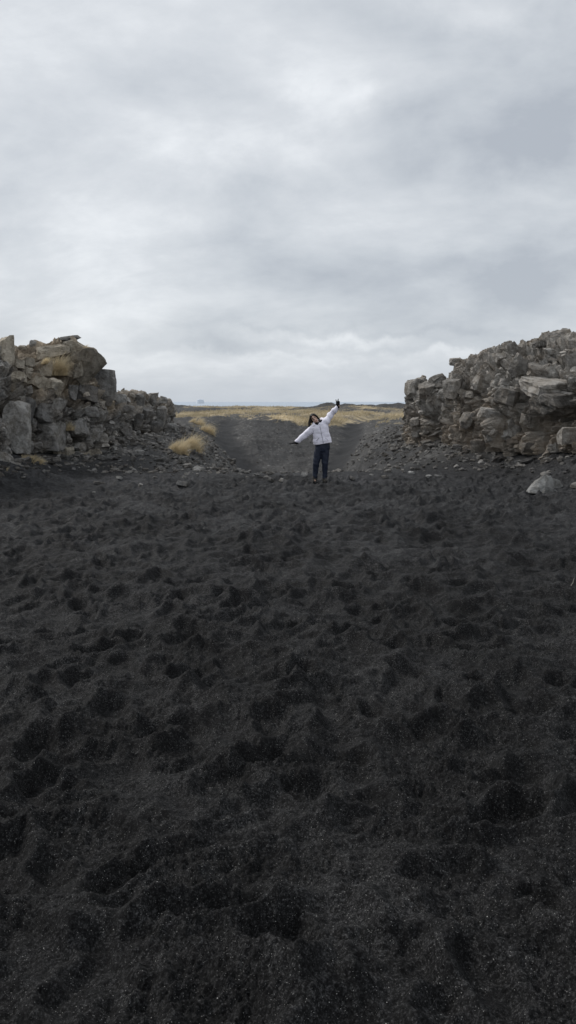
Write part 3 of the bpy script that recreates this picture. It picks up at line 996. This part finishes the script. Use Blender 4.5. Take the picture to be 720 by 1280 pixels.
def tuft(px, py, wpx, hpx, label, Y=None, n=420, cl=None, lean=(.7, -.25), seed=1, group='dry grass tufts'):
    if cl is not None:
        Y = (on_cliff(cl, px, py) or 21.0) - .05
        b = at(px, py, Y)
    else:
        x, Y = gpt(px, py, 14); b = Vector((x, Y, hz(x, Y)))
    w, h = wpx / F * Y / 2, hpx / F * Y
    rr = np.random.default_rng(seed)
    nc_ = max(1, n // 60)          # a tuft is a few clumps, tallest near its middle
    ca, cr = rr.random(nc_) * 6.283, np.sqrt(rr.random(nc_)) * .8
    wh = rr.integers(0, nc_, n)
    dx = (cr * np.cos(ca))[wh] * w * .8 + rr.normal(0, .16, n) * w
    dy = (cr * np.sin(ca))[wh] * w * .6 + rr.normal(0, .12, n) * w
    hk = np.exp(-((dx / w) ** 2 + (dy / w) ** 2) * 1.1) * (.75 + .5 * rr.random(nc_))[wh]
    if cl is None:
        dz = height(b.x + dx, b.y + dy) - b.z - .01
    else:
        dz = -.03 + 0 * dx
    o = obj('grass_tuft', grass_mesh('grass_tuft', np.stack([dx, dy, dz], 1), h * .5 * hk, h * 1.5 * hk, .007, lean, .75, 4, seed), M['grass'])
    o.location = b
    return tag(o, label, 'grass', group)


tuft(238, 561, 34, 17, 'larger dry yellow grass tuft, right one of the pair on the left slope', seed=2, n=900)
tuft(222, 566, 30, 15, 'smaller dry yellow grass tuft, left one of the pair on the left slope', seed=3, n=700)
tuft(42, 576, 36, 8, 'low dry grass tuft along the foot of the smooth left outcrop blocks', seed=4, n=600, lean=(.9, -.3))
tuft(30, 566, 6, 12, 'upright dry grass wisp against the smooth left outcrop block', cl=CL, seed=5, n=60, lean=(.2, -.1))
tuft(72, 468, 30, 22, 'pale dry grass tuft among the tan boulders high on the left outcrop', cl=CL, seed=6, n=700, lean=(.5, -.3))
tuft(55, 454, 16, 8, 'short dry grass tuft below the summit slab of the left outcrop', cl=CL, seed=7, n=400)
tuft(86, 537, 16, 12, 'thin dry grass tuft growing from a crack halfway down the left outcrop', cl=CL, seed=8, n=160, lean=(.5, -.3))
tuft(104, 437, 14, 7, 'short dry grass tuft on the right shoulder of the left summit', cl=CL, seed=9, n=160)
tuft(259, 540, 22, 12, 'dry grass tuft at the rim where the left path starts', seed=10, n=600)
tuft(246, 530, 26, 9, 'dry grass tuft on the rim beside the end of the lower left outcrop', seed=11, n=600)
tuft(8, 589, 4, 6, 'tiny dry grass wisp on the sand at the left picture edge', seed=12, n=30)

# grass cover of the plain: dense blades where the plain is grassy
rr = np.random.default_rng(77)
N0 = 150000
yv = 40 * (155 / 40) ** rr.random(N0)
xv = (rr.random(N0) * 2 - 1) * (.34 * yv + 4)
gm = .50 * sm(46, 56, yv + 2 * fbm2(xv * .3, yv * .3, 130, 3)) + .45 * fbm2(xv * .12, yv * .05, 131, 3)
gm += .35 * np.exp(-((xv + 4.6) / 1.6) ** 2 - ((yv - 43) / 5) ** 2) + .55 * np.exp(-((xv - 1.2) / 2.6) ** 2 - ((yv - 52.5) / 5) ** 2) + .35 * np.exp(-((xv - 6.5) / 1.6) ** 2 - ((yv - 46) / 7) ** 2)
gm -= .7 * np.exp(-((xv - 6.2) / 3.5) ** 2 - ((yv - 110) / 6) ** 2) + .7 * np.exp(-((xv - 15.5) / 6.5) ** 2 - ((yv - 117) / 8) ** 2)
gm += .35 * fbm2(xv * .8, yv * .5, 133, 3) - .12
ok = (gm > .42) & (pathdist(xv, yv, PATH_L) > 1.0) & (pathdist(xv, yv, PATH_R) > .8)
xv, yv = xv[ok], yv[ok]
roots = np.stack([xv, yv, height(xv, yv) - .02], 1)
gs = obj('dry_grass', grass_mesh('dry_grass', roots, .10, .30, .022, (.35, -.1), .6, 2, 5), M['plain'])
gs['kind'] = 'stuff'

# far island on the sea
bm = bmesh.new()
iw = 9 / F * 9000
for zz, k in ((-5, 1.15), (20, 1.0), (40, .9), (48, .6)):
    for i in range(14):
        a = i / 14 * 6.283
        kk = k * (1 + .12 * math.sin(3 * a + 1))
        bm.verts.new((math.cos(a) * iw * .5 * kk, math.sin(a) * iw * .5 * kk, zz * (1 + .06 * math.sin(a * 2))))
bmesh.ops.convex_hull(bm, input=bm.verts)
me = bpy.data.meshes.new('island'); bm.to_mesh(me); bm.free()
p = at(250, 502, 9000)
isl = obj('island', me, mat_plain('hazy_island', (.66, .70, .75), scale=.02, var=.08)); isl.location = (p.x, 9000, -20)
tag(isl, 'small flat topped island far out on the sea, left of centre', 'island')

# ------------------------------------------------------------------ person
print('person')
MS = {k: mat_plain(k, *a) for k, a in dict(
    skin=((.66, .44, .34), .6, .3, .06, 30), trousers=((.017, .023, .042), .6, .35, .3, 40), hair=((.014, .010, .008), .55, .35, .4, 60),
    glove=((.012, .012, .014), .8, .25, .3, 60), boot=((.06, .055, .05), .8, .25, .3, 40), eye=((.02, .015, .012), .3, .5, .05, 5), lip=((.45, .17, .15), .5, .3, .1, 20),
    teeth=((.8, .78, .74), .4, .4, .03, 10), zip=((.38, .37, .42), .5, .4, .05, 10), scarf=((.012, .012, .014), .95, .2, .3, 60)).items()}
t = NT('jacket_fabric')
n = t.noise(t.coord(), 26, 5, .6)
n2 = t.noise(t.coord(), 7, 4, .6)
M_J = t.done(t.ramp(n, [(.3, (.86, .83, .955)), (.7, (.93, .905, .985))]), t.bump(n2, .7, .03, t.bump(n, .3, .01)), .65, .35)


def remesh(name, bm, mat, parent, voxel=.010, smooth=4, factor=.5, push=None):
    me = bpy.data.meshes.new(name)
    bmesh.ops.recalc_face_normals(bm, faces=bm.faces)
    bm.to_mesh(me); bm.free()
    o = bpy.data.objects.new(name, me); COL.objects.link(o)
    md = o.modifiers.new('r', 'REMESH'); md.mode = 'VOXEL'; md.voxel_size = voxel
    ms = o.modifiers.new('s', 'SMOOTH'); ms.iterations = smooth; ms.factor = factor
    dg = bpy.context.evaluated_depsgraph_get()
    new = bpy.data.meshes.new_from_object(o.evaluated_get(dg), depsgraph=dg)
    bpy.data.objects.remove(o); bpy.data.meshes.remove(me)
    new.name = name
    if push:
        n_ = len(new.vertices)
        c_, nn = np.zeros(n_ * 3, np.float32), np.zeros(n_ * 3, np.float32)
        new.vertices.foreach_get('co', c_); new.vertices.foreach_get('normal', nn)
        c_, nn = c_.reshape(-1, 3), nn.reshape(-1, 3)
        c_ = c_ + nn * push(c_)[:, None]
        new.vertices.foreach_set('co', c_.astype(np.float32).ravel()); new.update()
    for p_ in new.polygons:
        p_.use_smooth = True
    new.materials.clear(); new.materials.append(mat)
    return obj(name, new, None, parent)


def ball(bm, c, r, rot=None, seg=16):
    m = Matrix.Translation(c) @ (rot.to_4x4() if rot else Matrix.Identity(4)) @ Matrix.Diagonal((*r, 1))
    bmesh.ops.create_uvsphere(bm, u_segments=seg, v_segments=seg // 2 + 2, radius=1, matrix=m)


PX, PY = .715, 18.05
per = empty('person', (PX, PY, hz(PX, PY) + .0), 'person in a pale lilac padded jacket standing with arms flung wide', 'person')
HC = Vector((-.118, -.02, 1.445))
HR = Matrix.Rotation(R(-36), 3, 'Y')              # head tipped to the viewer's left
hp = lambda x, y, z: HC + HR @ Vector((x, y, z))
SHR, ELR, WRR = Vector((.150, .0, 1.375)), Vector((.265, .05, 1.545)), Vector((.412, .0, 1.712))
SHL, ELL, WRL = Vector((-.115, .0, 1.245)), Vector((-.33, .0, 1.075)), Vector((-.525, -.05, .912))
NK = Vector((-.015, .01, 1.345))

bm = bmesh.new()
tube_bm(bm, [(.075, 0, .80), (.07, 0, .92), (.05, 0, 1.05), (.02, 0, 1.22), (.01, 0, 1.33), NK], [(.16, .11), (.15, .10), (.13, .095), (.155, .10), (.12, .085), (.055, .055)], 18)
tube_bm(bm, [NK - Vector((0, 0, .04)), NK, hp(.0, .015, -.09), hp(0, .01, -.03)], [.06, .052, .05, .05], 14)
ball(bm, hp(0, .012, .022), (.074, .092, .092), HR)
ball(bm, hp(0, -.012, -.045), (.056, .068, .066), HR)
ball(bm, hp(0, -.045, -.083), (.026, .026, .022), HR)
tube_bm(bm, [hp(0, -.078, .02), hp(0, -.094, -.012), hp(0, -.096, -.022)], [.008, .012, .011], 8)
for s_ in (-1, 1):
    ball(bm, hp(s_ * .074, .015, -.005), (.012, .02, .03), HR, 10)
for S_, E_, W_ in ((SHR, ELR, WRR), (SHL, ELL, WRL)):
    d = (W_ - E_).normalized()
    tube_bm(bm, [S_ + (NK - S_) * .35, S_, (S_ + E_) / 2, E_, (E_ + W_) / 2, W_, W_ + d * .05], [.06, .055, .047, .04, .037, .027, .024], 12)
LEGS = [[(.015, 0, .83), (-.025, -.005, .68), (-.072, -.02, .42), (-.083, .01, .24), (-.098, .015, .075)],
        [(.135, 0, .83), (.135, -.005, .68), (.132, -.02, .42), (.134, .01, .24), (.130, .015, .075)]]
for L_ in LEGS:
    tube_bm(bm, L_, [.085, .075, .052, .046, .028], 12)
    f = Vector(L_[-1])
    tube_bm(bm, [f + Vector((0, .02, -.03)), f + Vector((0, -.03, -.035)), f + Vector((0, -.08, -.042))], [.026, .026, .018], 10)
remesh('body', bm, MS['skin'], per, .009, 3)

# trousers
bm = bmesh.new()
tube_bm(bm, [(.072, 0, .70), (.075, 0, .78), (.075, 0, .90)], [(.150, .11), (.172, .122), (.165, .12)], 18)
for i, L_ in enumerate(LEGS):
    pts = [Vector(a) for a in L_]
    pts[-1] = pts[-1] + Vector((0, -.005, .01))
    q = [pts[0], pts[1], (pts[1] + pts[2]) / 2, pts[2], (pts[2] + pts[3]) / 2, pts[3], (pts[3] + pts[4]) / 2, pts[4]]
    tube_bm(bm, q, [.098, .096, .086, .075, .068, .064, .058, .058], 14)


def wrinkle(c):
    x, z = c[:, 0], c[:, 2]
    return .0035 * np.sin(z * 55 + 19 * x) * np.clip(1 - abs(z - .42) / .16, 0, 1) + .005 * np.sin(z * 70 + 24 * x) * np.clip(1 - abs(z - .13) / .1, 0, 1) + .002 * np.sin(z * 38 + 40 * x)


remesh('trousers', bm, MS['trousers'], per, .010, 3, push=wrinkle)
# boots
for L_, nm in ((LEGS[0], 'boot'), (LEGS[1], 'boot')):
    bm = bmesh.new()
    f = Vector(L_[-1]); sx = -.03 if L_ is LEGS[0] else .03
    tube_bm(bm, [f + Vector((0, 0, .06)), f, f + Vector((0, .0, -.05))], [.058, .058, .056], 12)
    tube_bm(bm, [f + Vector((0, .05, -.045)), f + Vector((sx * .4, -.03, -.04)), f + Vector((sx, -.11, -.045)), f + Vector((sx * 1.3, -.17, -.052))], [(.042, .036), (.046, .042), (.05, .032), (.036, .022)], 12)
    b = remesh('boot', bm, MS['boot'], per, .009, 3)
    bm = bmesh.new()
    tube_bm(bm, [f + Vector((0, .075, -.078)), f + Vector((sx * .4, -.03, -.078)), f + Vector((sx, -.12, -.078)), f + Vector((sx * 1.3, -.18, -.078))], [(.036, .011), (.044, .011), (.052, .011), (.034, .011)], 12)
    me = bpy.data.meshes.new('sole'); bm.to_mesh(me); bm.free()
    obj('sole', me, MS['glove'], b)

# jacket
bm = bmesh.new()
HEM = Vector((.078, 0, .885)); CH = Vector((.02, 0, 1.25))
ax = (CH - HEM).normalized()
pts = [HEM - ax * .005 + Vector((.0, 0, 0)), HEM + ax * .05, HEM + ax * .15, HEM + ax * .25, HEM + ax * .33, HEM + ax * .42, HEM + ax * .47, NK + Vector((0, 0, -.0)), NK + Vector((-.02, 0, .03))]
tube_bm(bm, pts, [(.208, .152), (.212, .158), (.198, .148), (.188, .145), (.19, .146), (.17, .128), (.13, .11), (.085, .085), (.082, .082)], 24)
for S_, E_, W_ in ((SHR, ELR, WRR), (SHL, ELL, WRL)):
    tube_bm(bm, [S_ + (CH + Vector((0, 0, .06)) - S_) * .5, S_, S_ + (E_ - S_) * .5, E_, E_ + (W_ - E_) * .5, W_ - (W_ - E_) * .12, W_ + (W_ - E_) * .03], [.10, .092, .080, .070, .064, .056, .047], 16)
# hood bundled round the neck
tube_bm(bm, [(-.135, -.045, 1.335), (-.12, .05, 1.36), (-.05, .11, 1.385), (.05, .09, 1.42), (.095, .0, 1.42), (.075, -.06, 1.37)], [.036, .048, .055, .05, .042, .03], 12)
tube_bm(bm, [(-.105, -.085, 1.29), (-.128, -.06, 1.325), (-.14, -.02, 1.36)], [.03, .034, .03], 10)


def quilt(c):
    x, y, z = c[:, 0], c[:, 1], c[:, 2]
    h = (c - np.array(HEM)) @ np.array(ax)
    body = (x > -.19) & (x < .30) & (z < 1.36) & (h < .42)
    k = np.where(body, .0055 * (np.abs(np.sin(np.pi * (h - .04) / .095)) ** .6 - .6), .007 * np.sin(46 * (x * .65 + np.abs(z - 1.3) * .7)))
    return k + .005 * np.sin(31 * x + 17 * z) * np.sin(23 * z - 13 * x)


jk = remesh('jacket', bm, M_J, per, .010, 4, push=quilt)
# zip and pocket flaps
bm = bmesh.new()
for (h0, h1) in ((.005, .40),):
    pts = []
    for i in range(9):
        h = h0 + (h1 - h0) * i / 8
        c = HEM + ax * h + Vector((.012 - .02 * i / 8, 0, 0))
        ry = np.interp(h, [0, .05, .15, .25, .33, .42], [.152, .158, .148, .145, .146, .128])
        pts.append(c + Vector((0, -ry - .004, 0)))
    tube_bm(bm, pts, [(.006, .005)] * 9, 6)
me = bpy.data.meshes.new('zip'); bm.to_mesh(me); bm.free(); obj('zip', me, MS['zip'], jk)
for sx in (-1, 1):
    bm = bmesh.new()
    c = HEM + ax * .10 + Vector((sx * .10, -.138, 0))
    tube_bm(bm, [c + Vector((-sx * .03, -.004, .035)), c + Vector((sx * .03, .014, -.03))], [(.007, .006), (.007, .006)], 8)
    me = bpy.data.meshes.new('pocket'); bm.to_mesh(me); bm.free(); obj('pocket', me, MS['zip'], jk)
# scarf
bm = bmesh.new()
tube_bm(bm, [(-.09, -.05, 1.345), (-.045, -.085, 1.335), (.015, -.08, 1.36), (.055, -.03, 1.40), (.03, .06, 1.40), (-.06, .06, 1.36), (-.10, .0, 1.35)], [.03, .036, .04, .036, .03, .03, .03], 10)
remesh('scarf', bm, MS['scarf'], per, .010, 3)
# hair: cap over the skull with face left open, and a long fall on the viewer's left
bm = bmesh.new()
ball(bm, hp(0, .034, .042), (.090, .098, .090), HR, 20)
for s_ in (-1, 1):
    tube_bm(bm, [hp(s_ * .02, -.068, .105), hp(s_ * .062, -.048, .065), hp(s_ * .082, -.015, .0), hp(s_ * .082, .0, -.06), hp(s_ * .075, .0, -.11)], [(.018, .02), (.022, .03), (.02, .035), (.02, .035), (.02, .03)], 10)
tube_bm(bm, [hp(-.07, .04, .02), Vector((-.205, .02, 1.42)), Vector((-.222, .01, 1.35)), Vector((-.230, -.005, 1.27)), Vector((-.232, -.01, 1.215))], [.05, .045, .036, .03, .008], 12)
tube_bm(bm, [hp(0, .09, .0), Vector((-.10, .10, 1.36)), Vector((-.10, .12, 1.28))], [.06, .055, .02], 12)
hr = remesh('hair', bm, MS['hair'], per, .008, 3, push=lambda c: .004 * np.sin(160 * c[:, 0] + 40 * c[:, 2]))
# face
for s_ in (-1, 1):
    bm = bmesh.new(); ball(bm, hp(s_ * .030, -.074, .012), (.013, .006, .0065), HR, 10)
    me = bpy.data.meshes.new('eye'); bm.to_mesh(me); bm.free(); obj('eye', me, MS['eye'], per)
    bm = bmesh.new(); tube_bm(bm, [hp(s_ * .012, -.080, .030), hp(s_ * .030, -.079, .037), hp(s_ * .047, -.068, .030)], [.004, .005, .003], 6)
    me = bpy.data.meshes.new('eyebrow'); bm.to_mesh(me); bm.free(); obj('eyebrow', me, MS['hair'], per)
bm = bmesh.new(); tube_bm(bm, [hp(-.026, -.064, -.045), hp(-.012, -.078, -.054), hp(.012, -.078, -.054), hp(.026, -.064, -.045)], [.005, .010, .010, .005], 8)
me = bpy.data.meshes.new('mouth'); bm.to_mesh(me); bm.free(); mo = obj('mouth', me, MS['lip'], per)
bm = bmesh.new(); tube_bm(bm, [hp(-.018, -.076, -.048), hp(0, -.087, -.052), hp(.018, -.076, -.048)], [.0035, .0045, .0035], 6)
me = bpy.data.meshes.new('teeth'); bm.to_mesh(me); bm.free(); obj('teeth', me, MS['teeth'], mo)


# gloves: palm + four unequal fingers + thumb
def glove(W_, fwd, side, nrm, curls, thumb, spread):
    bm = bmesh.new()
    fwd, side, nrm = fwd.normalized(), side.normalized(), nrm.normalized()
    tube_bm(bm, [W_ - fwd * .05, W_ - fwd * .01, W_ + fwd * .02], [(.044), .040, .034], 12)     # cuff
    for k in range(4):
        o_ = (k - 1.5) * .021
        a = W_ + fwd * .005 + side * o_ * .7
        b = W_ + fwd * (.092 - .006 * abs(k - 1.2)) + side * o_
        tube_bm(bm, [a, (a + b) / 2, b], [.019, .019, .015], 8)
        L = (.068, .078, .072, .056)[k]
        d = (fwd + side * spread[k]).normalized()
        p = b; pts = [b - fwd * .02, b]
        for j, fr_ in enumerate((.45, .32, .23)):
            ang = curls[k] * (j + .6)
            dd = (d * math.cos(ang) + nrm * math.sin(ang))
            p = p + dd * L * fr_; pts.append(p)
        tube_bm(bm, pts, [.013, .0125, .0115, .0105, .008], 8)
    b0 = W_ + fwd * .03 - side * .03
    pts = [b0 + side * .02, b0]
    p = b0
    for d in thumb:
        p = p + d; pts.append(p)
    tube_bm(bm, pts, [.018, .016, .013, .009][:len(pts)], 8)
    remesh('glove', bm, MS['glove'], per, .005, 2)


# raised hand, two fingers up in a V, the rest folded over the palm
glove(WRR + Vector((.004, 0, .02)), Vector((.02, -.02, 1)), Vector((1, .1, 0)), Vector((0, -1, 0)), (.05, .05, 1.0, 1.05), [Vector((.012, -.032, .02)), Vector((.03, -.016, .012))], (-.30, .26, .1, .1))
# loose strap of the cuff is part of the glove's silhouette; lowered hand: open, palm down
glove(WRL + Vector((-.012, 0, -.006)), Vector((-1, -.1, -.12)), Vector((0, -1, -.15)), Vector((0, 0, -1)), (.12, .12, .15, .2), [Vector((-.02, .028, -.01)), Vector((-.028, .012, -.008))], (-.12, -.02, .06, .16))

# ------------------------------------------------------------------ sky, sun, camera
SUN_EL, SUN_AZ = 44.0, 304.0     # sun high ahead on the left, behind cloud
w = bpy.data.worlds.new('World'); scene.world = w; w.use_nodes = True
nt = w.node_tree
for nd in list(nt.nodes):
    nt.nodes.remove(nd)


class WT(NT):
    def __init__(self):
        self.t = nt


wt = WT()
out = wt.n('ShaderNodeOutputWorld'); bg = wt.n('ShaderNodeBackground', Strength=.108)
wt.l(bg.outputs[0], out.inputs[0])
sky = wt.n('ShaderNodeTexSky', _sky_type='NISHITA', _sun_disc=False, _sun_elevation=R(SUN_EL), _sun_rotation=R(SUN_AZ), _air_density=1.0, _dust_density=2.0)
gen = wt.coord('Generated')
sep = wt.n('ShaderNodeSeparateXYZ'); wt.l(gen, sep.inputs[0])
zc = wt.math('ADD', wt.math('MAXIMUM', sep.outputs[2], 0.0), .40)
cx = wt.math('DIVIDE', sep.outputs[0], zc); cy = wt.math('DIVIDE', sep.outputs[1], zc)
cmb = wt.n('ShaderNodeCombineXYZ'); wt.l(cx, cmb.inputs[0]); wt.l(cy, cmb.inputs[1])


def cl_noise(scale, off, detail, rough, dist, stretch=(1, 1)):
    mp = wt.n('ShaderNodeMapping'); mp.inputs['Location'].default_value = (*off, 0); mp.inputs['Scale'].default_value = (stretch[0], stretch[1], 1); mp.inputs['Rotation'].default_value = (0, 0, R(28))
    wt.l(cmb.outputs[0], mp.inputs['Vector'])
    return wt.noise(mp.outputs[0], scale, detail, rough, dist)


a1 = cl_noise(.9, (3.1, 1.7), 5, .55, .3, (1, 1.25))
a2 = cl_noise(3.2, (7.7, 4.2), 8, .60, .15, (.85, 1.15))
v = wt.math('ADD', wt.math('MULTIPLY', a1, .55), wt.math('MULTIPLY', a2, .45))
iy = wt.math('DIVIDE', 1.0, wt.math('MAXIMUM', sep.outputs[1], .05))
su, sv = wt.math('MULTIPLY', sep.outputs[0], iy), wt.math('MULTIPLY', sep.outputs[2], iy)
wn = wt.n('ShaderNodeTexNoise', Scale=5.0, Detail=6.0, Roughness=.6); wt.l(gen, wn.inputs['Vector'])
wsp = wt.n('ShaderNodeSeparateColor'); wt.l(wn.outputs['Color'], wsp.inputs[0])
su = wt.math('ADD', su, wt.math('MULTIPLY', wt.math('SUBTRACT', wsp.outputs[0], .5), .34))
sv = wt.math('ADD', sv, wt.math('MULTIPLY', wt.math('SUBTRACT', wsp.outputs[1], .5), .16))
front = wt.math('GREATER_THAN', sep.outputs[1], .05)


def bank(px, py, wx_, wy_, amt):
    """one brighter or darker bank of cloud at a bearing and elevation"""
    d = at(px, py, 1.0) - Vector((0, 0, EYE))
    a_ = wt.math('POWER', wt.math('ABSOLUTE', wt.math('DIVIDE', wt.math('SUBTRACT', su, d.x), wx_ / F)), 2.0)
    b_ = wt.math('POWER', wt.math('ABSOLUTE', wt.math('DIVIDE', wt.math('SUBTRACT', sv, d.z), wy_ / F)), 2.0)
    e_ = wt.math('EXPONENT', wt.math('MULTIPLY', wt.math('ADD', a_, b_), -1.0))
    return wt.math('MULTIPLY', wt.math('MULTIPLY', e_, amt), front)


for args in ((625, 8, 60, 26, .08), (415, 140, 50, 28, .09), (330, 215, 90, 30, .06), (650, 240, 140, 30, .05), (610, 160, 120, 45, -.12), (560, 70, 70, 40, -.06), (700, 90, 80, 50, -.05), (640, 320, 150, 28, -.07),
             (580, 440, 120, 13, .16), (470, 415, 60, 8, .09), (330, 440, 120, 12, -.08), (600, 430, 160, 5, -.06), (200, 120, 160, 70, -.035), (130, 280, 120, 40, .04), (230, 400, 200, 40, -.03),
             (90, 460, 120, 20, .03), (260, 470, 160, 10, .04), (60, 40, 120, 60, .02), (230, 285, 170, 75, -.075), (390, 110, 90, 50, -.03), (150, 340, 200, 30, -.03), (470, 405, 200, 6, -.05), (360, 455, 260, 5, .05)):
    v = wt.math('ADD', v, bank(*args))
S10 = 10.0     # cloud radiance is given relative to the 0.1 background strength
ccol = wt.ramp(v, [(.34, (.43, .465, .515)), (.44, (.545, .58, .622)), (.53, (.66, .69, .725)), (.66, (.90, .925, .95))])
# hazy band at the horizon
hzf = wt.ramp(sep.outputs[2], [(0.0, (1, 1, 1)), (.09, (.25, .25, .25)), (.22, (0, 0, 0))])
ccol = wt.mix(wt.math('MULTIPLY', hzf, .65), ccol, (.525, .575, .64))
# unseen sky behind the viewer dimmed slightly, added to give the light direction
rear_dim = wt.ramp(wt.math('ADD', wt.math('MULTIPLY', sep.outputs[1], .5), .5), [(.10, (.98, .985, .99)), (.80, (1, 1, 1))])
ccol = wt.mix(1.0, ccol, rear_dim, 'MULTIPLY')
sc10 = wt.mix(1.0, ccol, (S10, S10, S10), 'MULTIPLY')
fin = wt.mix(.93, sky.outputs[0], sc10)
wt.l(fin, bg.inputs['Color'])

sd = bpy.data.lights.new('sun', 'SUN'); sd.energy = 1.9; sd.angle = R(22); sd.color = (1, .965, .92)
so = bpy.data.objects.new('sun', sd); COL.objects.link(so)
az = R(SUN_AZ)
sdir = Vector((math.sin(az) * math.cos(R(SUN_EL)), math.cos(az) * math.cos(R(SUN_EL)), math.sin(R(SUN_EL))))
so.rotation_euler = sdir.to_track_quat('Z', 'Y').to_euler()

cam = bpy.data.cameras.new('camera'); co_ = bpy.data.objects.new('camera', cam); COL.objects.link(co_)
cam.sensor_fit = 'VERTICAL'; cam.sensor_height = 24; cam.lens = F / 1280 * 24
cam.clip_start = .05; cam.clip_end = 100000
co_.location = (0, 0, EYE); co_.rotation_euler = (R(90) - TH, 0, 0)
scene.camera = co_
scene.view_settings.view_transform = 'Standard'; scene.view_settings.look = 'None'; scene.view_settings.exposure = 0
